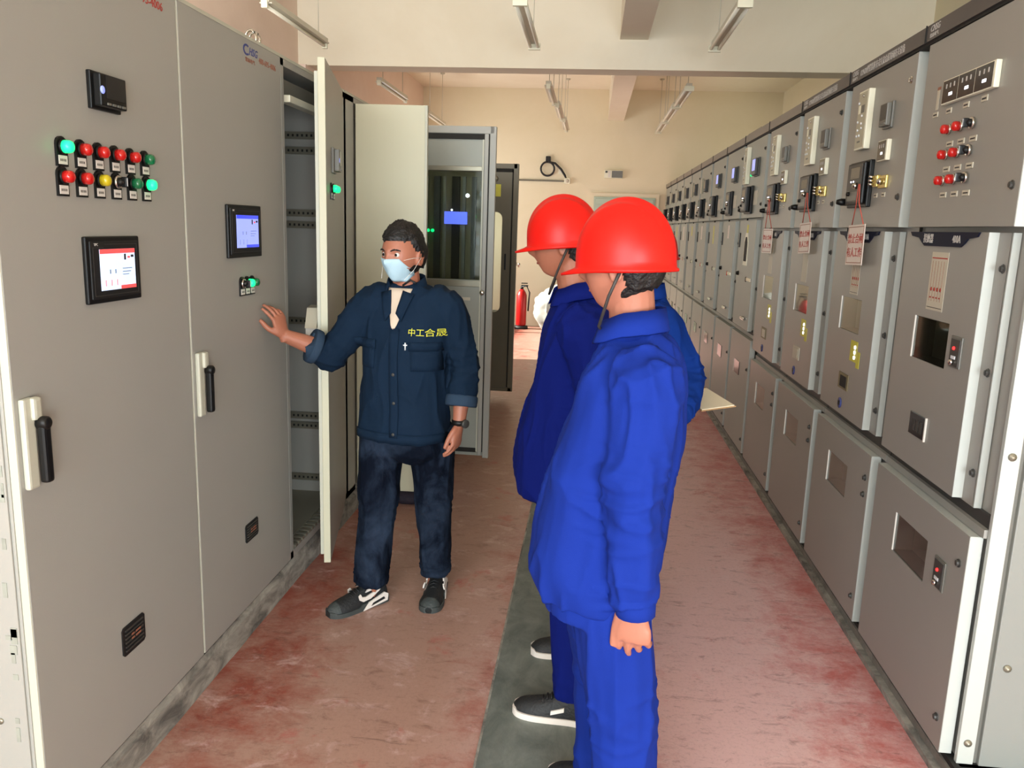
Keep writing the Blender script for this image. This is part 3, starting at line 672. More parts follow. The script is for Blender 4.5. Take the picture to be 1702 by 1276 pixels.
        # far cabinets: leaner doors, yellow stickers, mechanism openings, chrome grips
        b = MB(); b.box(.30, .36, -.0015, 0, 1.55+.03*((i*7) % 3), 1.72, 'sticker_yellow' if i % 2 == 0 else 'tag_white'); b.build('sticker', root)
        b = MB(); b.box(.02, .06, -.008, 0, 1.55, 1.66, 'black_plastic', .003); b.lathe((.09, 0, 1.35), (0, -1, 0), [(0, .018), (.02, .012)], 'black_plastic'); b.build('door_lock', root)
        b = MB(); b.box(.46, .60, -.03, -.018, 1.03, 1.05, 'chrome', .004); b.box(.47, .485, -.02, 0, 1.03, 1.05, 'chrome'); b.box(.575, .59, -.02, 0, 1.03, 1.05, 'chrome'); b.build('grip', root)
        b = MB(); b.lathe((.42, 0, 1.32), (0, -1, 0), [(0, .02), (.006, .018)], 'lens_red' if i % 2 else 'lcd_dark'); b.box(.45, .62, -.006, 0, 1.31, 1.335, 'chrome', .002); b.build('position_indicator', root)
        if i == 4:
            b = MB(); b.prism([(.25, 1.42), (.40, 1.42), (.40, 1.60), (.36, 1.66), (.29, 1.66), (.25, 1.6)], -.004, 0, 'white_plastic'); b.prism([(.27, 1.45), (.38, 1.45), (.38, 1.59), (.35, 1.63), (.3, 1.63), (.27, 1.59)], -.005, -.004, 'dark_gap'); b.build('mechanism_opening', root)
        b = MB(); lx1 = RW-.075; b.box(.008, lx1, 0, .038, .078, zl, pm, .0015); b.box(lx1-.006, lx1+.0015, .001, .038, .078, zl, 'panel_edge_lit'); dl = b.build('cable_door', root)
        b = MB(); b.box(.24, .46, -.004, 0, .60, .70, 'lcd_dark'); b.box(.24, .246, -.006, 0, .60, .70, 'label_white'); b.build('window_recess', dl)
        bolts(root, 'door_lock', [(lx1-.042, 0, .69), (lx1-.042, 0, .173)])
    return root
cl = ['switchgear cabinet nearest on the right with three black status windows and six red lamps',
 'switchgear cabinet with the large red lettered tag, next after the six red lamps',
 'switchgear cabinet with the middle one of the three hanging white tags',
 'switchgear cabinet with the farthest of the three hanging white tags',
 'switchgear cabinet with a tiny green light on its relay and a black mechanism opening',
 'sixth switchgear cabinet of the right row, with a violet lit meter and pale framed relay',
 'seventh switchgear cabinet of the right row, with a violet lit meter and dark relay']
for k in range(7, 13): cl.append('%s switchgear cabinet of the right row counted from the camera, small and pale' % names[k])
for i in range(13):
    r = right_cab(i, cl[i])
    if i == 0:
        small_panel(r, .212, .575, 0, 2.094, 2.172, 3, .017)
        b = MB(); b.box(.13, .150, -.001, 0, 2.09, 2.155, 'label_grey'); b.box(.13, .155, -.0015, 0, 2.155, 2.165, 'ink_brown'); b.build('small_sticker', r)
        for u, z in ((.138, 2.074), (.246, 2.073), (.372, 2.074), (.495, 2.075)):
            b = MB(); b.box(u-.020, u+.020, -.003, 0, z-.009, z+.009, 'label_grey', .001); b.box(u-.014, u+.014, -.0036, -.003, z-.003, z+.002, 'ink_dark'); b.build('name_plate', r)
        for z in (2.010, 1.929, 1.846):
            lamp(r, .279, 0, z, 'lens_red', plate=False); lamp(r, .364, 0, z, 'lens_red', plate=False); lamp(r, .448, 0, z, None, plate=False, selector=True)
            for u in (.285, .369, .453):
                b = MB(); b.box(u-.024, u+.024, -.003, 0, z-.056, z-.038, 'label_grey', .001); b.box(u-.016, u+.016, -.0036, -.003, z-.049, z-.045, 'ink_dark'); b.build('name_plate', r)
        for nm, zz, u0 in (('mimic_switch', 1.307, .500), ('mimic_switch', .606, .596)):
            b = MB(); b.box(u0, u0+.078, -.006, 0, zz-.05, zz+.05, 'grey_plastic', .003); b.box(u0+.008, u0+.070, -.008, -.006, zz-.044, zz+.040, 'dark_grey')
            o = b.build(nm, r); c = MB(); c.lathe((u0+.035, -.008, zz+.012), (0, -1, 0), [(0, .006), (.004, .005)], 'lit_red', 10); c.box(u0+.022, u0+.05, -.010, -.008, zz-.022, zz-.012, 'ink_white'); c.lathe((u0+.035, -.008, zz-.032), (0, -1, 0), [(0, .009), (.01, .008)], 'chrome', 10); c.build('signal_light', o)
        b = MB(); b.box(.255, .392, -.004, 0, .978, 1.056, 'lcd_dark', .001); b.box(.388, .394, -.006, 0, .976, 1.058, 'label_white')
        for k in range(3): b.box(.285+.03*k, .305+.03*k, -.005, -.004, .995, 1.035, 'dark_grey')
        b.build('nameplate_window', r)
    elif i < 4:
        relay_unit(r, .205, .335, 0, 2.026, 2.272, .026); meter(r, .492, .592, 0, 2.083, 2.184, body='grey_plastic', logo=False, lcd='dark_grey', dep=.028)
        small_panel(r, .495, .600, 0, 1.957, 2.038, 1, .018); protection(r, .170, .430, 0, 1.780, 1.974)
        b = MB(); b.box(.47, .52, -.016, 0, 1.858, 1.905, 'gold', .004); b.box(.52, .61, -.010, 0, 1.850, 1.900, 'gold', .003)
        for k in range(3): b.lathe((.485, -.016, 1.868+.015*k), (0, -1, 0), [(0, .006), (.02, .005)], 'chrome', 8)
        b.lathe((.56, -.010, 1.876), (0, -1, 0), [(0, .014), (.015, .012)], 'chrome', 10); b.build('control_switch', r)
        for u in (.483, .574):
            b = MB(); b.box(u-.020, u+.020, -.003, 0, 1.815, 1.833, 'label_grey', .001); b.box(u-.012, u+.012, -.0036, -.003, 1.822, 1.826, 'ink_dark'); b.build('name_plate', r)
        b = MB(); b.box(.385, .475, -.0015, 0, 1.12, 1.21, 'sticker_yellow'); b.box(.475, .515, -.0015, 0, 1.10, 1.17, 'sticker_yellow')
        for k in range(3): b.lathe((.45, -.0015, 1.14+.022*k), (0, -1, 0), [(0, .009), (.004, .008)], 'lit_white', 8)
        b.build('status_label', r)
        b = MB(); b.box(.272, .407, -.004, 0, .98, 1.052, 'label_grey' if i == 2 else 'interior', .001); b.box(.300, .385, -.006, -.004, .99, 1.040, 'dark_gap' if i == 1 else 'label_grey', .001); b.build('nameplate_window', r)
        b = MB(); b.lathe((.32, 0, .913), (0, -1, 0), [(0, .024), (.004, .024)], 'ink_blue', 18); b.box(.309, .331, -.006, -.004, .903, .923, 'matt_black'); b.build('crank_socket', r)
    else:
        if i == 4:
            relay_unit(r, .10, .22, 0, 2.02, 2.29); c = MB(); c.lathe((.30, 0, 2.08), (0, -1, 0), [(0, .008), (.01, .007)], 'lit_green', 10); c.build('indicator_lamp', r)
        elif i > 6: 
            b = MB(); b.box(.12, .20, -.02, 0, 2.06, 2.22, 'relay_face', .003); b.build('relay_panel', r)
        meter(r, .43, .58, 0, 2.06, 2.19, lcd='scr_periwinkle' if i in (4, 5, 6) else 'lcd_dark', logo=False, body='dark_grey', dep=.032)
        protection(r, .20, .44, 0, 1.80, 2.00, dep=.05 if i != 5 else .03)
        b = MB(); b.box(.47, .60, -.004, 0, 1.86, 1.96, 'label_grey'); b.build('label_plate', r)
# end panel with folded posts on the near end of the row
b = MB(); b.box(1.262, 2.6, 2.345, 2.368, .068, 2.33, 'end_paint', .003); b.box(1.199, 1.248, 2.350, 2.368, .068, 2.33, 'panel_edge_lit', .002); b.box(1.248, 1.262, 2.360, 2.368, .068, 2.33, 'grey_plastic')
b.box(1.205, 2.59, 2.335, 2.35, .05, .068, 'plinth_steel')
endp = b.build('end_panel', RC[0]); endp.matrix_parent_inverse = (Matrix.Translation(RC[0].location) @ Matrix.Rotation(-PI/2, 4, 'Z')).inverted()
for x, z in ((1.224, 1.05), (1.224, .14), (1.224, 1.75), (1.30, .40)):
    b = MB(); b.lathe((x, 2.345 if x > 1.26 else 2.350, z), (0, -1, 0), [(0, .012), (.004, .012), (.005, .007), (.01, .006)], 'zinc', 10)
    o = b.build('panel_bolt', RC[0]); o.matrix_parent_inverse = endp.matrix_parent_inverse.copy()
# box housing on top of the row
b = MB(); b.box(-.12, .12, -.15, .35, 0, .045, 'header_far', .004); o = b.build('junction_box'); o.location = (1.33, 6.55, 2.3935); tag(o, 'low grey junction box lying on top of the right cabinet row', 'box')
# hanging warning tags with cords
def warning(i, u, z0, z1, w, tilt, label, lean):
    root = empty('warning_tag', (RX-.034, 2.31+RW*(i+1)-u, z0), -PI/2+tilt*.4, label, 'sign', 'warning tags hung on the right cabinets')
    h = z1-z0; b = MB()
    b.box(-w/2, w/2, -.0015, .0015, 0, h, 'tag_white')
    for a in ((-w/2+.008, w/2-.008, .008, .011), (-w/2+.008, w/2-.008, h-.011, h-.008), (-w/2+.008, -w/2+.011, .008, h-.008), (w/2-.011, w/2-.008, .008, h-.008)): b.box(a[0], a[1], -.0020, -.0015, a[2], a[3], 'ink_brown')
    o = b.build('tag_board', root, None, (0, lean, 0))
    c = MB(); s_ = w*.225; text(c, '禁止合闸', s_, 0, -.0022, h*.56, 'ink_red', align='CENTER'); text(c, '有人工作', s_, 0, -.0022, h*.22, 'ink_red', align='CENTER'); c.build('tag_lettering', o)
    c = MB()
    top = V((.5*0+.02, -.02, 1.872-z0))
    c.tube([(-w*.35, 0, h), (-.01, -.012, h+.08), top], .0022, 'cord_red', 6); c.tube([(w*.35, 0, h), (.03, -.014, h+.09), top+V((.012, 0, 0))], .0022, 'cord_red', 6); c.build('hanging_cord', root)
    return root
warning(1, .40, 1.535, 1.705, .200, .06, 'white tag with large red characters, nearest of the three hanging tags', -.03)
warning(2, .415, 1.560, 1.720, .16, .25, 'white red lettered tag, middle one of the three hanging tags', -.05)
warning(3, .345, 1.535, 1.690, .15, .45, 'white tag with faint red lettering, farthest of the three hanging tags', 0)

# ---------------------------------------------------------------- fluorescent battens hung from the ceiling
def batten(x, y0, y1, z, double, label):
    root = empty('fluorescent_light', (x, (y0+y1)/2, z), 0, label, 'lamp', 'hanging fluorescent lights'); l = (y1-y0)/2
    b = MB(); b.box(-.03, .03, -l, l, .01, .05, 'fixture', .004)
    if not double: b.box(-.045, .045, -l+.02, l-.02, .004, .012, 'fixture')
    b.build('housing', root)
    for sx in ((-.032, .032) if double else (0,)):
        b = MB(); b.tube([(sx, -l+.03, -.012), (sx, l-.03, -.012)], .0135, 'tube_white', 10); b.build('tube', root)
    for s in (-1, 1):
        b = MB(); b.box(-.05 if double else -.022, .05 if double else .022, s*l-.015, s*l+.015, -.032, .02, 'white_plastic', .004); b.build('end_cap', root)
        b = MB(); b.tube([(0, s*l*.75, .05), (0, s*l*.75, ZC-z)], .004, 'fixture', 6); b.lathe((0, s*l*.75, ZC-z-.02), (0, 0, 1), [(0, .03), (.02, .035)], 'fixture', 10); b.build('hanger', root)
Z = 3.13
batten(-2.36, 5.85, 7.15, Z, False, 'white fluorescent light hung near the left wall, nearest of its row')
batten(-.555, 5.75, 7.1, Z, True, 'twin tube light hung in the middle in front of the cross beam')
batten(.918, 5.75, 7.1, Z, True, 'twin tube light hung on the right in front of the cross beam')
batten(-2.36, 8.95, 10.2, Z, False, 'fluorescent light by the left wall just behind the cross beam')
batten(-2.33, 11.4, 12.65, Z, False, 'fluorescent light by the left wall nearest the far wall')
batten(-.54, 9.0, 10.2, Z, False, 'middle row light just behind the cross beam')
batten(-.50, 10.35, 11.6, Z, False, 'middle row light, second one behind the cross beam')
batten(-.47, 11.75, 12.95, Z, False, 'middle row light closest to the far wall')
batten(.935, 9.0, 10.2, Z, True, 'right row light just behind the cross beam')
batten(.92, 10.3, 11.6, Z, True, 'right row light, second one behind the cross beam')
batten(.92, 11.7, 12.85, Z, True, 'right row light closest to the far wall')
for x, y, t in ((1.99, 10.8, 'round ceiling detector on the right beyond the cross beam'), (.16, 11.1, 'round ceiling detector near the middle beyond the cross beam')):
    b = MB(); b.lathe((0, 0, 0), (0, 0, -1), [(0, .09), (.02, .085), (.045, .06), (.055, .02)], 'white_plastic', 18); o = b.build('smoke_detector'); o.location = (x, y, ZC); tag(o, t, 'detector')
# far wall fittings
b = MB(); b.box(-.15, .15, -.06, 0, -.065, .065, 'white_plastic', .008); root = b.build('emergency_light'); root.location = (.30, YB, 2.54)
tag(root, 'white emergency light box mounted high on the far wall', 'lamp')
c = MB(); c.box(-.03, .145, -.066, -.06, -.055, .055, 'grey_plastic', .003); c.build('diffuser', root)
c = MB(); c.box(-.135, -.10, -.07, -.06, .02, .05, 'dark_grey', .003); c.box(-.09, -.05, -.064, -.06, -.05, .05, 'label_white'); c.build('test_button', root)
b = MB(); cx, cz = -.78, 2.60; yy = YB-.05
b.tube([(cx+.11*math.cos(a), yy-.01*math.sin(a), cz+.11*math.sin(a)) for a in [PI/2+2*PI*k/24 for k in range(25)]], .016, 'rubber', 8)
b.tube([(cx, yy, cz+.11), (cx+.12, yy, cz+.09), (cx+.22, yy, cz+.0), (cx+.29, yy, cz-.10), (cx+.33, yy, cz-.20)], .018, 'rubber', 8)
o = b.build('cable_loop'); tag(o, 'black cable with a loose loop hanging on the far wall', 'cable')
c = MB(); c.box(cx-.035, cx+.045, YB-.07, YB, 2.70, 2.80, 'matt_black', .01); c.build('cable_clamp', o)
b = MB(); b.box(-2.0, -.50, YB-.03, YB, 2.40, 2.425, 'dark_wood_metal', .003); o = b.build('wall_conduit'); tag(o, 'thin dark conduit running level along the far wall', 'conduit')
c = MB(); c.box(-.50, -.40, YB-.07, YB, 2.37, 2.46, 'white_plastic', .01); c.lathe((-.45, YB-.07, 2.415), (0, -1, 0), [(0, .03), (.02, .02)], 'fixture'); c.build('junction_cover', o)
b = MB(); b.box(-.60, -.54, YB-.012, YB, 2.52, 2.60, 'white_plastic', .004); o = b.build('wall_socket'); tag(o, 'tiny white socket plate beside the black cable on the far wall', 'socket')
# things standing by the far wall on the left
b = MB(); b.lathe((0, 0, 0), (0, 0, 1), [(0, .07), (.02, .085), (.50, .085), (.56, .06), (.60, .03)], 'red_paint', 18); fe = b.build('fire_extinguisher'); fe.location = (-1.10, 13.25, .05)
tag(fe, 'red fire extinguisher standing against the far wall', 'fire extinguisher')
c = MB(); c.lathe((0, 0, .60), (0, 0, 1), [(0, .025), (.05, .022)], 'black_plastic'); c.box(-.012, .10, -.012, .012, .65, .67, 'black_plastic'); c.box(-.012, .09, -.012, .012, .69, .705, 'black_plastic'); c.build('valve_handle', fe)
c = MB(); c.tube([(0, -.02, .64), (.08, -.03, .66), (.13, -.04, .55), (.12, -.05, .38), (.115, -.05, .25)], .013, 'rubber', 8); c.build('hose', fe)
b = MB(); b.lathe((0, 0, -.05), (0, 0, 1), [(0, .12), (.05, .11)], 'matt_black'); b.build('base_ring', fe)
b = MB(); b.box(-.025, .025, -.02, .02, 0, 1.02, 'label_white', .004); b.box(-.16, -.025, -.01, .01, .12, .95, 'grey_plastic')
st = b.build('metal_stand'); st.location = (-1.20, 12.75, 0); tag(st, 'pale metal stand with a bright post beside the fire extinguisher', 'stand')
c = MB()
for k in range(5): c.lathe((-.12+.05*k, 0, 1.03+.015*(k % 2)), (0, 0, 1), [(0, .018), (.05, .022), (.07, .012)], 'chrome', 10)
c.build('bottle_caps', st)
c = MB(); c.lathe((-.12, -.05, .05), (0, 0, 1), [(0, .03), (.1, .035), (.2, .02), (.3, .018)], 'chrome', 10); c.lathe((-.02, -.05, .02), (0, 0, 1), [(0, .03), (.05, .03)], 'chrome', 10); c.build('caster', st)
# heaped white sack
bm = bmesh.new(); bmesh.ops.create_icosphere(bm, subdivisions=5, radius=1)
for v in bm.verts:
    p = v.co.copy(); k = 1+.13*noise.noise(p*2.2)+.07*noise.noise(p*5)
    v.co = V((p.x*.42*k, p.y*.28*k, max(-.34, p.z*.40*k)))
me = bpy.data.meshes.new('sack'); bm.to_mesh(me); bm.free(); me.materials.append(MATS['sack'])
for p_ in me.polygons: p_.use_smooth = True
sk = bpy.data.objects.new('white_sack', me); COL.objects.link(sk); sk.location = (-.46, 13.1, .34); tag(sk, 'crumpled white sack with blue print lying against the far wall', 'sack')
c = MB()
for k, (x, z) in enumerate(((-.1, .12), (-.08, .05), (.1, .0), (.02, -.06), (.2, -.1))): c.box(x, x+.12, -.30, -.285, z, z+.018, 'ink_blue')

# ---------------------------------------------------------------- figures
def cr(pts, n=4):   # Catmull-Rom through tuples of any length
    P = [np.array(p, float) for p in pts]; out = []
    for i in range(len(P)-1):
        p0 = P[max(i-1, 0)]; p1 = P[i]; p2 = P[i+1]; p3 = P[min(i+2, len(P)-1)]
        for k in range(n):
            t = k/n; out.append(.5*((2*p1)+(-p0+p2)*t+(2*p0-5*p1+4*p2-p3)*t*t+(-p0+3*p1-3*p2+p3)*t**3))
    out.append(P[-1]); return out
def limb(mb, pts, m, n=16, side=(1, 0, 0), sub=4, k=1.0):   # pts: (x,y,z,ra[,rb]) tapering tube, ra along 'side', rb across
    pts = [tuple(p) if len(p) == 5 else tuple(p)+(p[3],) for p in pts]
    S = cr(pts, sub); rings = []
    for i, s in enumerate(S):
        c = V(s[:3]); t = (V(S[min(i+1, len(S)-1)][:3])-V(S[max(i-1, 0)][:3])).normalized()
        a = V(side); a = (a-t*a.dot(t)).normalized(); b = t.cross(a)
        rings.append([c+a*math.cos(2*PI*j/n)*s[3]*k+b*math.sin(2*PI*j/n)*s[4]*k for j in range(n)])
    vs = [v for R in rings for v in R]; K = len(rings)
    fs = [(i*n+j, i*n+(j+1) % n, (i+1)*n+(j+1) % n, (i+1)*n+j) for i in range(K-1) for j in range(n)]
    b0 = len(vs); vs.append(sum(rings[0], V())/n); vs.append(sum(rings[-1], V())/n)
    fs += [(b0, (j+1) % n, j) for j in range(n)]+[(b0+1, (K-1)*n+j, (K-1)*n+(j+1) % n) for j in range(n)]
    mb.add(vs, fs, m, True)
def stack(mb, secs, m, R, F, n=28, sub=3, e=2.3):   # horizontal sections: (cx,cy,z,half width along R,half depth along F)
    R = V(R); F = V(F); S = cr(secs, sub); rings = []
    for s in S:
        ring = []
        for j in range(n):
            a = 2*PI*j/n; ca, sa = math.cos(a), math.sin(a)
            ring.append(V(s[:3])+R*(math.copysign(abs(ca)**(2/e), ca)*s[3])+F*(math.copysign(abs(sa)**(2/e), sa)*s[4]))
        rings.append(ring)
    vs = [v for r in rings for v in r]; K = len(rings)
    fs = [(i*n+j, i*n+(j+1) % n, (i+1)*n+(j+1) % n, (i+1)*n+j) for i in range(K-1) for j in range(n)]
    b0 = len(vs); vs.append(sum(rings[0], V())/n); vs.append(sum(rings[-1], V())/n)
    fs += [(b0, (j+1) % n, j) for j in range(n)]+[(b0+1, (K-1)*n+j, (K-1)*n+(j+1) % n) for j in range(n)]
    mb.add(vs, fs, m, True)
def remesh(mb, voxel, smooth, name, fold=None):
    me = mb.mesh('tmp'); o = bpy.data.objects.new('tmp', me); COL.objects.link(o)
    r = o.modifiers.new('r', 'REMESH'); r.mode = 'VOXEL'; r.voxel_size = voxel; r.use_smooth_shade = True
    if smooth: s = o.modifiers.new('s', 'SMOOTH'); s.factor = .5; s.iterations = smooth
    bpy.context.view_layer.update()
    out = bpy.data.meshes.new_from_object(o.evaluated_get(bpy.context.evaluated_depsgraph_get()))
    bpy.data.objects.remove(o); bpy.data.meshes.remove(me); out.name = name
    out.materials.clear()
    for m in mb.mats[:1]: out.materials.append(MATS[m])
    out.polygons.foreach_set('material_index', [0]*len(out.polygons)); out.polygons.foreach_set('use_smooth', [True]*len(out.polygons))
    if fold:
        nv = [(v.co.copy(), v.normal.copy()) for v in out.vertices]
        for v, (c, nn) in zip(out.vertices, nv): v.co = c+nn*fold(c, nn)
    out.update(); return out
def link(me, name, parent=None):
    o = bpy.data.objects.new(name, me); COL.objects.link(o)
    if parent is not None: o.parent = parent
    return o
def ridge(p, s=0.0): return (1-min(1, abs(noise.noise(p))*2.2))**2-.35
def cloth_fold(amp, joints, seed, drape=(15, 15, 3.6), hem=None):
    o = V((seed*7.3, seed*3.1, seed*5.7))
    def f(c, n):
        d = ridge(V((c.x*drape[0], c.y*drape[1], c.z*drape[2]))+o)*.55+.30*noise.noise(V((c.x*6, c.y*6, c.z*4))+o)
        w = 0; q = 0
        for j, r, fr in joints:
            dd = (c-V(j)).length/r
            if dd < 1: k = (1-dd*dd); w += k; q += k*ridge(V((c.x*7+c.z*5, c.y*7, c.z*fr))+o)
        return amp*(d+.35*noise.noise(V((c.x*9+c.z*3, c.y*9, c.z*7))+o)+.75*q)
    return f
def head(mb, c, F, Z, m, s=1.0):
    F = V(F).normalized(); Z = V(Z); Z = (Z-F*Z.dot(F)).normalized(); R = F.cross(Z); c = V(c); nu, nv = 56, 44; vs = []
    G = lambda d, w: math.exp(-(d/w)**2)
    for i in range(nv+1):
        th = PI*i/nv
        for j in range(nu):
            ph = 2*PI*j/nu; sx = math.sin(th)*math.sin(ph); sy = math.sin(th)*math.cos(ph); sz = math.cos(th)
            x = .075*sx; y = .096*sy; z = .118*sz
            if sz < 0:
                t = -sz; x *= 1-.30*t**1.6
                y = y*(1-.10*t) if sy > 0 else y*(1-.45*t**1.2)
                y += .012*t
            if sy > 0:
                fr = sy
                y += fr*(.024*G(x, .011)*G(z+.030, .016)+.012*G(x, .009)*G(z+.008, .022))   # nose, bridge
                y += .006*G(z-.022, .012)*G(x, .045)*fr                                        # brow
                y -= .010*(G(x-.031, .014)+G(x+.031, .014))*G(z-.004, .012)*fr               # eye sockets
                y += .006*G(x, .022)*G(z+.066, .012)-.004*G(x, .024)*G(z+.0665, .004)         # lips
                y += .008*G(x, .022)*G(z+.100, .018)                                          # chin
                y += .003*(G(x-.045, .02)+G(x+.045, .02))*G(z+.025, .02)                      # cheek bones
            vs.append(c+(R*x+F*y+Z*z)*s)
    fs = [(i*nu+j, (i+1)*nu+j, (i+1)*nu+(j+1) % nu, i*nu+(j+1) % nu) for i in range(nv) for j in range(nu)]
    mb.add(vs, fs, m, True)
    for sg in (-1, 1):
        e = c+(R*.076*sg-F*.004-Z*.012)*s; nn = 14
        for rad, off in ((1, 0),):
            pts = [e+(Z*.030*math.cos(a)+F*.017*math.sin(a)-Z*.004*math.sin(a))*s for a in [2*PI*k/nn for k in range(nn)]]
            v2 = [p-R*sg*.006*s for p in pts]+[p+R*sg*.010*s+(p-e)*.12-F*.008*s for p in pts]
            mb.add(v2+[e-R*sg*.006*s, e+R*sg*.006*s], [(k, (k+1) % nn, (k+1) % nn+nn, k+nn) for k in range(nn)]+[(2*nn, (k+1) % nn, k) for k in range(nn)]+[(2*nn+1, k+nn, (k+1) % nn+nn) for k in range(nn)], m, True)
    return R, F, Z
def eyes(parent, c, R, F, Z, s=1.0, brow=True, lips=True):
    for sg in (-1, 1):
        e = V(c)+(R*.031*sg+F*.076+Z*.003)*s
        b = MB(); b.lathe(e-F*.011, F, [(0, .003), (.003, .008), (.009, .0115), (.015, .0105), (.019, .007), (.0205, .002)], 'eye_white', 14)
        o = b.build('eye', parent); b = MB(); b.lathe(e-F*.011, F, [(.0185, .0062), (.0208, .0058), (.0215, .003)], 'iris', 12); b.build('iris', o)
    if brow:
        b = MB()
        for sg in (-1, 1):
            limb(b, [tuple(V(c)+R*sg*.014+F*.0955+Z*.018)+(.0025,), tuple(V(c)+R*sg*.032+F*.092+Z*.024)+(.0036,), tuple(V(c)+R*sg*.050+F*.078+Z*.019)+(.002,)], 'hair', 8)
        b.build('eyebrow', parent)
    if lips:
        q = stick(parent.data, [V(c)+R*r-Z*.066+F*.02 for r in (-.020, -.010, 0, .010, .020)], -F, -.0005)
        b = MB(); limb(b, [tuple(p)+(.0018+.003*(1-abs(k-2)/2),) for k, p in enumerate(q)], 'lip', 8, side=Z); b.build('lips', parent)
def hair_cap(parent, c, R, F, Z, s=1.0, low=-.35, name='hair', front=.52):
    nu, nv = 64, 40; vs = []; keep = []
    for i in range(nv+1):
        th = PI*.78*i/nv
        for j in range(nu):
            ph = 2*PI*j/nu; sx = math.sin(th)*math.sin(ph); sy = math.sin(th)*math.cos(ph); sz = math.cos(th)
            k = 1.12+.07*noise.noise(V((sx*4.5, sy*4.5, sz*4.5)))+.045*noise.noise(V((sx*16, sy*16, sz*7)))
            x = .076*sx*k; y = (.097*sy-.004)*k; z = .118*sz*k
            if sz < 0 and sy < 0: y *= 1-.35*(-sz)**1.2; x *= 1-.2*(-sz)
            lim = front if sy > .35 else (front-(front-.02)*min(1, (.35-sy)/.35) if sy > 0 else .02+(low-.02)*min(1, -sy/.35))
            lim += .05*noise.noise(V((ph*4, 3, 0)))
            inside = sz < lim
            if inside: f_ = .93; x, y, z = .076*sx*f_, .094*sy*f_, .118*sz*f_
            vs.append(V(c)+(R*x+F*y+Z*z)*s)
    fs = [(i*nu+j, (i+1)*nu+j, (i+1)*nu+(j+1) % nu, i*nu+(j+1) % nu) for i in range(nv) for j in range(nu)]
    b = MB(); b.add(vs, fs, 'hair', True); return b.build(name, parent)
def hand(mb, wrist, D, N, T, m, curl=(.5, .5, .5, .5), s=1.0, spread=.10, thumb=(.5, .3)):
    """wrist point, D finger direction, N palm normal (palm faces N), T towards the thumb side"""
    W = V(wrist); D = V(D).normalized(); N = V(N); N = (N-D*N.dot(D)).normalized(); T0 = D.cross(N)
    if T0.dot(V(T)) < 0: T0 = -T0
    T = T0; P = lambda d, n, t: W+(D*d+N*n+T*t)*s
    limb(mb, [tuple(P(-.03, 0, 0))+(.026*s, .020*s), tuple(P(.01, 0, 0))+(.029*s, .019*s), tuple(P(.045, .0, .002))+(.040*s, .0165*s), tuple(P(.070, 0, .0))+(.043*s, .0140*s), tuple(P(.084, 0, 0))+(.036*s, .010*s)], m, 16, T)
    L = (.074, .082, .077, .060); off = (.032, .0108, -.0108, -.032)
    for k in range(4):
        d = (D+T*spread*(1.5-k)).normalized(); p = P(.078-.006*abs(k-1), -.001, off[k]); c = curl[k]; ang = .12; pts = [tuple(p-d*.02*s)+(.0088*s,), tuple(p)+(.0088*s,)]
        for seg, (fr, add) in enumerate(((.44, c*.8), (.30, c*1.1), (.26, c*.7))):
            ang += add; dirv = d*math.cos(ang)+N*math.sin(ang); p = p+dirv*L[k]*fr*s; pts.append(tuple(p)+((.0083, .0076, .0062)[seg]*s,))
        limb(mb, pts, m, 10, T, 3)
    p = P(.018, .006, .030); pts = [tuple(P(.0, .004, .012))+(.015*s,), tuple(p)+(.0145*s,)]
    d = (D*thumb[0]+T*(1-thumb[0])*1.1+N*thumb[1]).normalized(); p = p+d*.040*s; pts.append(tuple(p)+(.0120*s,))
    d = (D*(thumb[0]+.35)+T*(.45-thumb[0]*.4)+N*thumb[1]).normalized(); p = p+d*.032*s; pts.append(tuple(p)+(.0105*s,)); p = p+d*.020*s; pts.append(tuple(p)+(.0075*s,))
    limb(mb, pts, m, 10, T, 3)
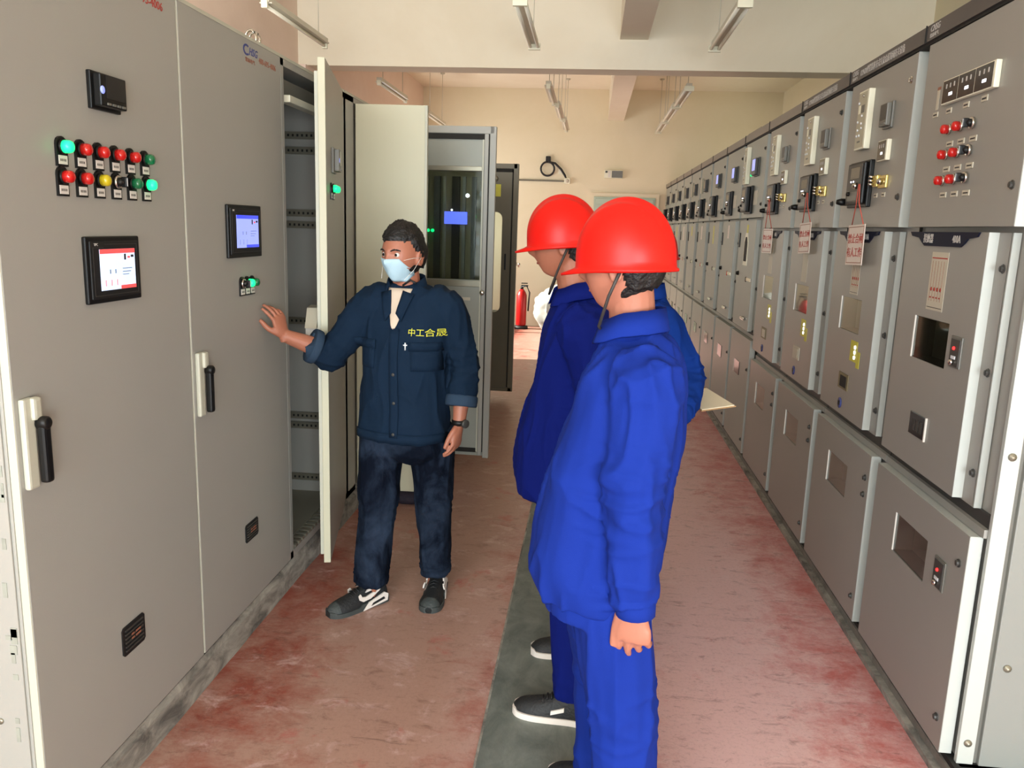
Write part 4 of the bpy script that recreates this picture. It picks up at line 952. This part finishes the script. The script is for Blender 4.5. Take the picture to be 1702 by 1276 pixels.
def shoe(parent, heel, toe, style, up=0.0):
    H_, T_ = V(heel), V(toe); D = (T_-H_); l = D.length; D.normalize(); R = D.cross(V((0, 0, 1))).normalized(); Q = lambda d, r, z: H_+D*d*l+R*r+V((0, 0, z))
    prof = [(0.0, .026, .030), (.04, .034, .105), (.14, .037, .118), (.27, .037, .112), (.40, .041, .098), (.55, .046, .080), (.72, .050, .066), (.86, .046, .056), (.95, .034, .044), (1.0, .015, .030)]
    b = MB(); n = 20; rings = []
    S = cr([(d, w_, h) for d, w_, h in prof], 3)
    for d, w_, h in S:
        ring = []
        for j in range(n):
            a = 2*PI*j/n; ca, sa = math.cos(a), math.sin(a)
            zz = .014 + (h-.014)*max(0, sa)**.75 if sa > 0 else .014*(1+sa)
            ring.append(Q(d, math.copysign(abs(ca)**.7, ca)*w_*(1 if sa <= 0 else (1-.30*sa)), zz))
        rings.append(ring)
    vs = [v for r in rings for v in r]; K = len(rings)
    fs = [(i*n+j, i*n+(j+1) % n, (i+1)*n+(j+1) % n, (i+1)*n+j) for i in range(K-1) for j in range(n)]+[tuple(range(n-1, -1, -1)), tuple((K-1)*n+j for j in range(n))]
    b.add(vs, fs, 'shoe_black', True); b.mi('shoe_toe')
    for q in range((K-1)*n):
        if q//n > (K-1)*.76 and style == 'runner': b.m[q] = 1
    o = b.build('shoe', parent)
    c = MB(); rb = []
    for d, w_, h in S:
        w2 = w_+.004
        hz = (.030 if style == 'runner' else .024)-(.010 if style == 'runner' and d > .5 else 0)+.006*(d > .93)
        rb.append([Q(d, -w2, 0), Q(d, w2, 0), Q(d, w2*.99, hz), Q(d, -w2*.99, hz)])
    vs = [v for r in rb for v in r]
    fs = [(i*4+j, i*4+(j+1) % 4, (i+1)*4+(j+1) % 4, (i+1)*4+j) for i in range(K-1) for j in range(4)]+[(3, 2, 1, 0), tuple((K-1)*4+j for j in range(4))]
    if style == 'runner':
        c.add(vs, fs, 'shoe_toe', False); c.mi('sole_white')
        c.build('sole', o)
        for sg in (-1, 1):
            c = MB()   # light heel wedge with a slot
            wq = lambda d: next((S[i][1]+.0065 for i in range(len(S)) if S[i][0] >= d), .04)
            def strip(poly, m_, e): 
                pts = [Q(d, sg*(wq(d)+e-(.30*max(0, (z-.03)/.09))*wq(d)*1.1), z) for d, z in poly]; c2 = [p-R*sg*.006 for p in pts]; k = len(pts)
                c.add(pts+c2, [tuple(range(k)), tuple(range(2*k-1, k-1, -1))]+[(i, (i+1) % k, (i+1) % k+k, i+k) for i in range(k)], m_)
            strip([(.05, .012), (.50, .002), (.40, .030), (.10, .052), (.03, .040)], 'sole_white', 0)
            strip([(.10, .024), (.36, .012), (.32, .024), (.12, .034)], 'shoe_black', .0015)
            strip([(.06, .098), (.20, .066), (.36, .046), (.50, .044), (.56, .055), (.57, .072), (.53, .078), (.51, .064), (.44, .060), (.30, .068), (.16, .084)], 'sole_white', .001)
            strip([(.30, .092), (.40, .088), (.44, .078), (.33, .080)], 'sole_white', .001)
            c.build('side_marking', o)
    else:
        c.add(vs, fs, 'sole_white', False); c.build('sole', o)
        for sg in (-1, 1):
            c = MB()
            pts = [Q(d, sg*(.049-.25*max(0, z-.03)), z) for d, z in ((.34, .052), (.50, .036), (.50, .048), (.34, .064))]; c2 = [p-R*sg*.006 for p in pts]
            c.add(pts+c2, [(0, 1, 2, 3), (7, 6, 5, 4), (0, 1, 5, 4), (1, 2, 6, 5), (2, 3, 7, 6), (3, 0, 4, 7)], 'label_white'); c.build('side_marking', o)
    c = MB()
    for k in range(5):
        d = .40+.055*k; z = S[min(K-1, int(d*K))][2]+.002; c.tube([Q(d, -.022, z-.006), Q(d+.012, 0, z+.003), Q(d+.024, .022, z-.008)], .003, 'matt_black', 6)
    c.build('laces', o)
    return o
def hard_hat(parent, c, F, Z, m, s=1.0):
    F = V(F).normalized(); Z = V(Z); Z = (Z-F*Z.dot(F)).normalized(); R = F.cross(Z); c = V(c)
    nu, nv = 56, 22; vs = []
    for i in range(nv+1):
        th = (PI/2)*i/nv
        for j in range(nu):
            ph = 2*PI*j/nu; sx = math.sin(ph)*math.sin(th); sy = math.cos(ph)*math.sin(th); sz = math.cos(th)
            x, y, z = .103*sx, .123*sy, .142*sz**.92 if sz > 0 else 0
            rr = math.exp(-(x/.015)**2)*.009*(1 if sz > .12 else 0)+.004*(math.exp(-((abs(x)-.045)/.008)**2))*(sz > .3)
            k = 1+.0*sz; vs.append(c+(R*x*k+F*y*k+Z*(z+rr))*s)
    K = nv
    for e, dz, out in ((1, -.016, .0), (2, -.020, .006), (3, -.026, .005)):
        for j in range(nu):
            ph = 2*PI*j/nu; fx, fy = math.sin(ph), math.cos(ph); br = max(0, fy)**3
            o_ = out+(br*.036 if e > 1 else 0)
            vs.append(c+(R*fx*(.104+o_*.5)+F*fy*(.124+o_)+Z*(dz-br*.010*(e > 1)))*s)
    for j in range(nu):
        ph = 2*PI*j/nu; vs.append(c+(R*math.sin(ph)*.100+F*math.cos(ph)*.120+Z*(-.012))*s)
    n_ = nv+4
    fs = [(i*nu+j, (i+1)*nu+j, (i+1)*nu+(j+1) % nu, i*nu+(j+1) % nu) for i in range(n_) for j in range(nu)]
    b = MB(); b.add(vs, fs, m, True); o = b.build('hard_hat', parent)
    b = MB(); b.tube([c+(R*math.sin(a)*.094+F*math.cos(a)*.112+Z*-.014)*s for a in [2*PI*k/24 for k in range(25)]], .010, 'matt_black', 6, False); b.build('headband', o)
    b = MB()
    for sg in (-1, 1): b.tube([c+(R*sg*.092-Z*.02-F*.02)*s, c+(R*sg*.088-Z*.08+F*.01)*s, c+(R*sg*.060-Z*.155+F*.045)*s, c+(-Z*.178+F*.055)*s], .004, 'ink_dark', 6)
    b.build('chin_strap', o)
    return o
def stick(target, pts, d, off=.0015):   # drop points along d onto a mesh
    bm = bmesh.new(); bm.from_mesh(target); t = BVHTree.FromBMesh(bm); bm.free(); out = []; d = V(d).normalized()
    for p in pts:
        h = t.ray_cast(V(p)-d*.5, d); out.append((h[0] if h[0] is not None else V(p))-d*off)
    return out
def collar(parent, c, R, F, m, rx, ry, h, gap=.5, drop=.035, name='collar', tiltz=.0):
    """turned down collar: an open band round the neck"""
    c = V(c); vs = []; n = 30; R = V(R); F = V(F)
    for i in range(n+1):
        a = gap+(2*PI-2*gap)*i/n; fx, fy = math.sin(a), math.cos(a); lift = .012*max(0, -fy)-.03*max(0, fy)+tiltz
        wv = .003*noise.noise(V((a*3, rx*10, 0)))
        for rr, z in ((1.0, -.02), (1.0, h), (1.05, h+.004), (1.22+.10*max(0, fy), h-drop), (1.20+.10*max(0, fy), h-drop-.004), (1.03, h-.006)):
            vs.append(c+R*fx*rx*(rr)+F*fy*ry*(rr)+V((0, 0, z+lift+wv)))
    fs = [(i*6+k, (i+1)*6+k, (i+1)*6+k+1, i*6+k+1) for i in range(n) for k in range(5)]
    b = MB(); b.add(vs, fs, m, True); o = b.build(name, parent)
    s_ = o.modifiers.new('thickness', 'SOLIDIFY'); s_.thickness = .003
    return o

# ---- the man in the dark jacket, right arm reaching to the cabinet
F1 = V((-.22, -.975, 0)).normalized(); R1 = F1.cross(V((0, 0, 1)))
HF = V((-.42, -.90, -.06)).normalized(); hc = V((-.757, 3.245, 1.528))
b = MB()
head(b, hc, HF, (0, 0, 1), 'skin', 1.0)
limb(b, [(-.745, 3.28, 1.30, .065), (-.745, 3.275, 1.38, .058), (-.750, 3.262, 1.45, .056), (-.757, 3.26, 1.50, .055)], 'skin')
stack(b, [(-.745, 3.29, .74, .14, .09), (-.745, 3.29, .90, .145, .09), (-.745, 3.28, 1.1, .145, .09), (-.735, 3.28, 1.26, .155, .09), (-.735, 3.28, 1.34, .12, .07)], 'skin', R1, F1)
ShR, ElR, WrR = V((-.890, 3.285, 1.315)), V((-1.065, 3.27, 1.105)), V((-1.228, 3.165, 1.185))
ShL, ElL, WrL = V((-.575, 3.26, 1.315)), V((-.500, 3.29, 1.085)), V((-.512, 3.225, .835))
limb(b, [tuple(ShR)+(.05,), tuple(ElR)+(.040,), tuple(ElR.lerp(WrR, .35))+(.040,), tuple(ElR.lerp(WrR, .8))+(.031,), tuple(WrR)+(.027,)], 'skin')
limb(b, [tuple(ShL)+(.05,), tuple(ElL)+(.040,), tuple(ElL.lerp(WrL, .35))+(.040,), tuple(ElL.lerp(WrL, .8))+(.030,), tuple(WrL)+(.027,)], 'skin')
hand(b, WrR+V((-.002, -.004, .006)), (-.22, -.20, .95), (-.86, .30, -.25), (-.2, -1, -.1), 'skin', (.18, .30, .40, .48), .95, .17, (.60, .42))
hand(b, WrL+V((0, -.004, -.010)), (-.10, -.22, -.95), (-.8, .25, 0), (-.3, -1, 0), 'skin', (.30, .35, .4, .45), .92, .05, (.75, .25))
hipR, hipL = V((-.845, 3.30, .83)), V((-.655, 3.31, .83)); knR, knL = V((-.866, 3.265, .435)), V((-.635, 3.345, .435)); anR, anL = V((-.893, 3.24, .10)), V((-.632, 3.40, .10))
limb(b, [tuple(hipR)+(.075,), tuple(knR)+(.052,), tuple(anR)+(.040,), (-.90, 3.22, .06, .035)], 'skin'); limb(b, [tuple(hipL)+(.075,), tuple(knL)+(.052,), tuple(anL)+(.040,), (-.632, 3.37, .06, .035)], 'skin')
man = link(remesh(b, .0040, 1, 'person_body'), 'person'); tag(man, 'man in dark navy jacket and face mask reaching towards the left cabinet', 'person')
eyes(man, hc, *head(MB(), hc, HF, (0, 0, 1), 'skin'), lips=False)
hR = HF.cross(V((0, 0, 1))).normalized(); hZ = hR.cross(HF)
hair_cap(man, hc, hR, HF, hZ, 1.02, -.45, front=.46)
# jacket
b = MB()
stack(b, [(-.757, 3.29, .752, .192, .140), (-.757, 3.29, .80, .194, .143), (-.755, 3.285, .95, .184, .140), (-.750, 3.28, 1.08, .182, .137), (-.742, 3.28, 1.20, .190, .132), (-.735, 3.283, 1.30, .190, .115), (-.737, 3.285, 1.35, .155, .095), (-.742, 3.285, 1.392, .095, .078), (-.745, 3.285, 1.405, .075, .066)], 'navy_cloth', R1, F1, e=2.5)
limb(b, [(-.845, 3.285, 1.315, .080, .085), tuple(ShR)+(.082,), tuple(ShR.lerp(ElR, .5))+(.073,), tuple(ElR+V((.0, .0, -.005)))+(.070,), tuple(ElR.lerp(WrR, .18)+V((0, 0, -.01)))+(.066,), tuple(ElR.lerp(WrR, .33)+V((0, 0, -.004)))+(.064,)], 'navy_cloth', side=(0, 1, 0))
limb(b, [(-.62, 3.265, 1.325, .080, .085), tuple(ShL)+(.080,), tuple(ShL.lerp(ElL, .5))+(.068,), tuple(ElL)+(.063,), tuple(ElL.lerp(WrL, .3))+(.060,), tuple(ElL.lerp(WrL, .58))+(.060,)], 'navy_cloth', side=(1, 0, 0))
jm = remesh(b, .0075, 3, 'jacket', cloth_fold(.015, [(tuple(ElR), .14, 19), (tuple(ElL), .15, 21), (tuple(ShR), .13, 20), ((-.75, 3.2, .9), .12, 16)], 1))
jk = link(jm, 'jacket', man)
for (A, B_, t0, t1, r0, sd) in ((ElR, WrR, .30, .47, .067, (0, 1, 0)), (ElL, WrL, .52, .70, .062, (1, 0, 0))):
    b = MB(); pa, pb = A.lerp(B_, t0), A.lerp(B_, t1)
    limb(b, [tuple(pa)+(r0,), tuple(pa.lerp(pb, .15))+(r0+.006,), tuple(pa.lerp(pb, .85))+(r0+.006,), tuple(pb)+(r0+.001,), tuple(pb)+(r0-.014,)], 'navy_light', side=sd, sub=2); o = b.build('rolled_cuff', jk)
o = collar(jk, (-.748, 3.272, 1.392), R1, F1, 'navy_cloth', .074, .068, .040, .75, .050)
# open neck: tee shirt, lapel edges
def patch(target, poly, m_, name, parent, d, off=.003, sub=6):
    """thin patch laid on a garment: poly = list of rows of points"""
    rows = []
    for r in poly:
        a, z = V(r[0]), V(r[1]); rows += [[a.lerp(z, k/sub) for k in range(sub+1)]]
    n = sub+1; pts = stick(target, [p for r in rows for p in r], d, off)
    fs = [(i*n+k, i*n+k+1, (i+1)*n+k+1, (i+1)*n+k) for i in range(len(rows)-1) for k in range(sub)]
    b = MB(); b.add(pts, fs, m_, True); o = b.build(name, parent); s_ = o.modifiers.new('t', 'SOLIDIFY'); s_.thickness = .003; return o
dr = -F1
def on1(r, z): return V((-.748, 3.285, 0))+R1*r+V((0, 0, z))
rows = []
for k in range(9):
    t = k/8; z = 1.392-.165*t; w_ = .050*(1-t)**.8+.002; rows.append((on1(-.004+w_*.9, z), on1(-.004-w_*1.1, z)))
patch(jm, rows, 'tee', 'tee_shirt', man, dr, .004, 6)
rows = [(on1(.008, 1.235-k*.0375), on1(-.030, 1.235-k*.0375)) for k in range(13)]
patch(jm, rows, 'navy_cloth', 'placket', jk, dr, .004, 3)
rows = [(on1(.190, .800-k*.02), on1(-.190, .800-k*.02)) for k in range(3)]
patch(jm, rows, 'navy_cloth', 'waistband', jk, dr, .003, 30)
for sg in (1, -1):
    rows = [(on1(sg*.13-.055, 1.185-k*.018), on1(sg*.13+.055, 1.185-k*.018)) for k in range(3)]; patch(jm, rows, 'navy_cloth', 'pocket_flap', jk, dr, .005, 6)
    rows = [(on1(sg*.13-.050, 1.155-k*.022), on1(sg*.13+.050, 1.155-k*.022)) for k in range(5)]; patch(jm, rows, 'navy_cloth', 'chest_pocket', jk, dr, .0028, 6)
    rows = []
    for k in range(5): t = k/4; rows.append((on1(sg*(.026-.014*t), 1.385-.09*t), on1(sg*(.075-.040*t), 1.372-.11*t)))
    patch(jm, rows, 'navy_cloth', 'lapel', jk, dr, .010, 4)
for z in (1.05, .93, .80):
    b = MB(); p = stick(jm, [on1(-.011, z)], dr, .006)[0]; b.lathe(p, F1, [(0, .007), (.003, .007), (.004, .004)], 'dark_grey', 10); b.build('jacket_button', jk)
def lettering(target, body, size, org, Rr, d, m_, name, parent, off=.0035):
    vs, fs = textmesh(body, size, m_); pts = [V(org)+V(Rr)*(x)+V((0, 0, y)) for x, y, z in vs]; q = stick(target, pts, d, off)
    q = [p+V(d)*(-z) for p, (x, y, z) in zip(q, vs)]; b = MB(); b.add(q, fs, m_); return b.build(name, parent)
lettering(jm, '中工合晟', .034, on1(-.066, 1.212), -R1, dr, 'yellow_thread', 'embroidered_name', jk)
b = MB(); p = stick(jm, [on1(-.062, 1.165)], dr, .004)[0]
b.tube([p+V((0, 0, -.012)), p+V((0, 0, .018))], .003, 'ink_white', 6); b.tube([p+V((-.008, 0, .008)), p+V((.008, 0, .008))], .003, 'ink_white', 6); b.build('pen_clip', jk)
# earpiece cord at the neck
b = MB(); q0 = on1(-.03, 1.405)+F1*.075; b.tube([q0+R1*-.045+V((0, 0, .01)), q0+V((0, 0, .022))+R1*-.02, q0+R1*.012, q0+V((0, 0, -.03))+R1*.010], .0045, 'matt_black', 8); b.lathe(q0+V((0, 0, -.038))+R1*.008, (0, 0, 1), [(0, .004), (.004, .009), (.014, .008), (.02, .004)], 'matt_black', 10); b.build('earphone', man)
# mask over nose, mouth and chin
bm_h = man.data
rows = []
for k in range(12):
    t = k/11; z = -.012-.095*t; w_ = .060-.018*(abs(t-.45)*2)**2; rows.append((hc+hR*w_+hZ*z, hc-hR*w_+hZ*z))
mk = patch(bm_h, rows, 'mask_blue', 'face_mask', man, -HF, .006, 14)
b = MB()
for sg in (-1, 1):
    for z in (-.018, -.095): b.tube([hc+hR*sg*.058+HF*.070+hZ*z, hc+hR*sg*.080+HF*.035+hZ*(z*.6), hc+hR*sg*.088-HF*.004-hZ*.012], .0009, 'label_white', 6)
b.build('ear_loop', mk)
# jeans and shoes
b = MB()
stack(b, [(-.752, 3.30, .655, .12, .09), (-.75, 3.30, .70, .170, .118), (-.752, 3.30, .76, .176, .125), (-.752, 3.295, .84, .168, .12), (-.75, 3.29, .90, .155, .11)], 'jeans', R1, F1)
limb(b, [tuple(hipR+V((-.004, 0, -.03)))+(.102, .108), tuple(hipR.lerp(knR, .45)+V((-.004, 0, 0)))+(.098, .10), tuple(knR)+(.083, .085), tuple(knR.lerp(anR, .4))+(.079, .082), tuple(knR.lerp(anR, .8))+(.074, .074), tuple(anR+V((.0, 0, -.005)))+(.074, .076)], 'jeans')
limb(b, [tuple(hipL+V((.006, 0, -.03)))+(.104, .108), tuple(hipL.lerp(knL, .45)+V((.004, 0, 0)))+(.094, .10), tuple(knL)+(.080, .084), tuple(knL.lerp(anL, .4))+(.076, .08), tuple(knL.lerp(anL, .8))+(.068, .070), tuple(anL+V((.0, 0, .0)))+(.064, .068)], 'jeans')
tm = remesh(b, .007, 3, 'trousers', cloth_fold(.013, [(tuple(knR), .12, 30), (tuple(knL), .12, 30), (tuple(anR), .12, 40), (tuple(anL), .12, 40), ((-.75, 3.2, .72), .14, 22)], 2)); jn = link(tm, 'jeans', man)
b = MB(); p = stick(tm, [V((-.79, 3.2, .70))], (0, 1, 0), .004)[0]
shoe(man, (-.842, 3.30, 0), (-1.035, 3.085, 0), 'runner'); shoe(man, (-.628, 3.475, 0), (-.622, 3.185, 0), 'runner')
b = MB(); limb(b, [tuple(WrL+V((.001, .0, .022)))+(.031, .028), tuple(WrL+V((.001, 0, .0)))+(.031, .028)], 'black_plastic', sub=1, side=(1, 0, 0)); wt = b.build('wrist_watch', man)
b = MB(); b.lathe(WrL+V((.026, -.016, .010)), (.75, -.65, 0), [(0, .018), (.010, .018), (.012, .015)], 'dark_grey', 14); b.build('watch_case', wt)

# ---- workers in blue overalls and red hard hats
def worker(key, label, F, hcn, HFw, cloth, torso, arms, legs, hat_m, skin, hatz=.006, voxel=.0075, hem=None, shoes=None, handspec=None, fold=.016, seed=3, pelvis=None, colr=None):
    F = V(F).normalized(); R = F.cross(V((0, 0, 1))); hcn = V(hcn); HFw = V(HFw).normalized(); b = MB()
    head(b, hcn, HFw, (0, 0, 1), skin)
    tz = torso[-1]; nb = V(tz[:3])
    limb(b, [tuple(nb-V((0, 0, .09)))+(.062,), tuple(nb)+(.058,), tuple(nb.lerp(hcn-HFw*.015, .5))+(.056,), tuple(hcn-HFw*.018-V((0, 0, .03)))+(.056,)], skin)
    stack(b, [(t[0], t[1], t[2], t[3]*.72, t[4]*.72) for t in torso[1:]], skin, R, F)
    for (S, E, W), hs in zip(arms, handspec):
        S, E, W = V(S), V(E), V(W); limb(b, [tuple(S)+(.05,), tuple(E)+(.040,), tuple(E.lerp(W, .4))+(.038,), tuple(W)+(.028,)], skin); hand(b, W, *hs[0], skin, **hs[1])
    for hp, kn, an in legs: limb(b, [tuple(hp)+(.075,), tuple(kn)+(.052,), tuple(an)+(.040,), tuple(V(an)+F*.02-V((0, 0, .04)))+(.035,)], skin)
    # join pelvis
    stack(b, [(torso[0][0], torso[0][1], torso[0][2]+.02, .15, .10), (torso[1][0], torso[1][1], torso[1][2]+.05, .15, .10)], skin, R, F)
    p = link(remesh(b, .0045, 1, 'person_body'), 'person'); tag(p, label, 'person', None)
    hR_ = HFw.cross(V((0, 0, 1))).normalized(); hZ_ = hR_.cross(HFw)
    eyes(p, hcn, hR_, HFw, hZ_); hair_cap(p, hcn, hR_, HFw, hZ_, .96, -.5)
    hard_hat(p, hcn+hZ_*hatz-HFw*.004, HFw, V((0, 0, 1))-HFw*.06, hat_m)
    b = MB(); stack(b, torso, cloth, R, F, e=2.4)
    for S, E, W in arms:
        S, E, W = V(S), V(E), V(W); inn = V((torso[-2][0], torso[-2][1], S.z))
        limb(b, [tuple(S.lerp(inn, .35))+(.082, .085), tuple(S)+(.088,), tuple(S.lerp(E, .5))+(.080,), tuple(E)+(.073,), tuple(E.lerp(W, .5))+(.067,), tuple(E.lerp(W, .80))+(.060,), tuple(E.lerp(W, .95))+(.046,)], cloth, side=R)
    jm = remesh(b, voxel, 3, 'jacket', cloth_fold(fold, [(tuple(a[1]), .17, 22) for a in arms]+[(tuple(a[2]), .12, 24) for a in arms]+[(tuple(a[0]), .13, 14) for a in arms], seed)); jk = link(jm, 'jacket', p)
    for S, E, W in arms:
        S, E, W = V(S), V(E), V(W); b = MB(); limb(b, [tuple(E.lerp(W, .86))+(.050,), tuple(E.lerp(W, .88))+(.049,), tuple(E.lerp(W, 1.06))+(.047,), tuple(E.lerp(W, 1.065))+(.034,)], cloth, side=R, sub=2); b.build('cuff', jk)
    if colr is not None: collar(jk, colr[0], R, F, cloth, colr[1], colr[2], .045, .55, .050)
    b = MB()
    if pelvis: stack(b, pelvis, cloth, R, F)
    for i, (hp, kn, an) in enumerate(legs):
        hp, kn, an = V(hp), V(kn), V(an)
        limb(b, [tuple(hp)+(.108, .112), tuple(hp.lerp(kn, .5))+(.100, .100), tuple(kn)+(.086, .088), tuple(kn.lerp(an, .5))+(.082, .084), tuple(kn.lerp(an, .9))+(.080, .084), tuple(an+V((0, 0, -.025)))+(.078, .084)], cloth, side=R)
    tm = remesh(b, .008, 3, 'trousers', cloth_fold(fold*.8, [(tuple(l[1]), .15, 20) for l in legs]+[(tuple(l[2]), .13, 24) for l in legs], seed+5, (13, 13, 2.6))); link(tm, 'trousers', p)
    for h_, t_ in shoes: shoe(p, h_, t_, 'trainer')
    return p, jk, jm
hs_down = lambda n, t: ((V((0, 0, -1)), n, t), dict(curl=(.5, .55, .6, .65), spread=.02, thumb=(.85, .25)))
# nearest worker, seen from behind his left side
F3 = V((-.95, .30, 0)).normalized()
W3, J3, JM3 = worker('near', 'worker in bright blue overalls and red hard hat standing nearest the camera', F3, (.080, 1.99, 1.572), (-.93, .36, -.05), 'blue_cloth',
    [(.060, 2.03, .725, .205, .145), (.058, 2.03, .79, .215, .165), (.068, 2.03, .93, .215, .162), (.092, 2.02, 1.06, .205, .150), (.112, 2.01, 1.18, .205, .135), (.125, 2.01, 1.29, .190, .118), (.128, 2.01, 1.36, .140, .095), (.115, 2.01, 1.405, .085, .078), (.110, 2.01, 1.425, .072, .068)],
    [((.140, 1.850, 1.305), (.125, 1.800, 1.04), (.146, 1.795, .775)), ((.165, 2.18, 1.305), (.14, 2.25, 1.05), (.04, 2.22, .84))],
    [((.085, 1.93, .84), (.135, 1.90, .45), (.165, 1.90, .11)), ((.065, 2.12, .84), (.085, 2.13, .45), (.11, 2.14, .11))],
    'helmet_red', 'skin_light', shoes=[((.235, 1.90, 0), (-.02, 1.86, 0)), ((.20, 2.14, 0), (-.055, 2.20, 0))],
    handspec=[((V((-.02, 0, -1)), (.25, 1, 0), (-1, 0.1, 0)), dict(curl=(.30, .34, .42, .52), spread=.035, thumb=(.80, .02), s=1.05)), hs_down((-.3, -1, 0), (-1, -.3, 0))],
    pelvis=[(.07, 2.02, .68, .185, .130), (.07, 2.02, .78, .190, .14), (.07, 2.02, .9, .17, .12)], colr=((.110, 2.01, 1.408), .082, .076), seed=3, fold=.021)
# worker beyond him, in profile
F2 = V((-.99, -.10, 0)).normalized()
W2, J2, JM2 = worker('mid', 'worker in dark blue overalls and red hard hat in profile behind the nearest worker', F2, (-.098, 2.75, 1.605), (-1, .02, -.08), 'blue_dark_cloth',
    [(-.075, 2.76, .745, .195, .150), (-.078, 2.76, .82, .20, .160), (-.070, 2.76, .95, .198, .155), (-.050, 2.76, 1.08, .195, .140), (-.035, 2.76, 1.20, .195, .130), (-.03, 2.76, 1.31, .19, .118), (-.035, 2.76, 1.38, .14, .095), (-.045, 2.76, 1.425, .08, .075), (-.048, 2.76, 1.44, .07, .066)],
    [((-.01, 2.575, 1.33), (.06, 2.56, 1.08), (.03, 2.54, .83)), ((-.01, 2.94, 1.33), (.05, 2.97, 1.08), (.0, 2.96, .83))],
    [((-.03, 2.66, .84), (-.01, 2.60, .46), (.03, 2.53, .10)), ((-.03, 2.85, .84), (.0, 2.89, .46), (.05, 2.93, .10))],
    'helmet_red', 'skin', shoes=[((.085, 2.49, 0), (-.190, 2.535, 0)), ((.115, 2.95, 0), (-.160, 2.93, 0))],
    handspec=[hs_down((0, 1, 0), (-1, 0, 0)), hs_down((0, -1, 0), (-1, 0, 0))],
    pelvis=[(-.04, 2.76, .70, .175, .12), (-.04, 2.76, .80, .18, .125), (-.04, 2.76, .9, .165, .115)], colr=((-.052, 2.76, 1.425), .080, .074), seed=8)
# worker mostly hidden behind the nearest one, board under his arm
F4 = V((-.96, -.28, 0)).normalized()
W4, J4, JM4 = worker('far', 'worker in mid blue overalls mostly hidden behind the nearest worker, beside the clipboard', F4, (.225, 3.36, 1.545), (-1, .1, -.12), 'blue_mid_cloth',
    [(.215, 3.36, .735, .18, .140), (.215, 3.36, .82, .185, .150), (.22, 3.36, .95, .18, .148), (.228, 3.36, 1.08, .18, .142), (.235, 3.36, 1.19, .18, .132), (.24, 3.36, 1.28, .175, .118), (.24, 3.36, 1.34, .135, .095), (.233, 3.36, 1.385, .08, .074), (.228, 3.36, 1.40, .07, .066)],
    [((.280, 3.20, 1.29), (.405, 3.19, 1.085), (.36, 2.99, .985)), ((.20, 3.53, 1.29), (.27, 3.58, 1.06), (.15, 3.46, .96))],
    [((.22, 3.27, .84), (.225, 3.25, .46), (.25, 3.25, .10)), ((.22, 3.45, .84), (.225, 3.46, .46), (.25, 3.47, .10))],
    'helmet_red_dark', 'skin', shoes=[((.33, 3.27, 0), (.06, 3.20, 0)), ((.33, 3.49, 0), (.06, 3.42, 0))],
    handspec=[((V((-.75, -.55, -.1)), (0, .3, -1), (-.7, .5, .2)), dict(curl=(.5, .5, .6, .6), spread=.03)), hs_down((0, -1, 0), (-1, 0, 0))],
    pelvis=[(.218, 3.36, .70, .165, .115), (.218, 3.36, .80, .17, .12), (.218, 3.36, .9, .16, .11)], colr=((.228, 3.36, 1.385), .078, .072), seed=12)
# clip board carried flat under that worker's arm
b = MB(); b.box(-.075, .075, -.13, .13, -.002, .002, 'board_brown', .001); cb = b.build('clipboard'); cb.location = (.486, 3.29, .985); cb.rotation_euler = (.10, -.10, .35)
tag(cb, 'thin brown clipboard with white paper jutting out beside the hidden worker', 'clipboard')
b = MB(); b.box(-.070, .070, -.125, .105, .002, .005, 'paper'); b.build('paper_sheets', cb)
b = MB(); b.box(-.04, .04, .105, .125, .002, .012, 'chrome', .002); b.build('clip', cb)
# print on the sack
pts = []
b = MB()
for x, z, w_ in ((-.12, .14, .12), (-.10, .07, .09), (.06, .03, .12), (-.02, -.04, .15), (.12, -.09, .10)):
    vs = [V((x+w_*k/5, 0, z+.011*(r*2-1))) for r in range(2) for k in range(6)]; q = stick(sk.data, vs, (0, 1, 0), .004)
    b.add(q, [(k, k+1, k+7, k+6) for k in range(5)], 'ink_blue')
b.build('blue_print', sk)
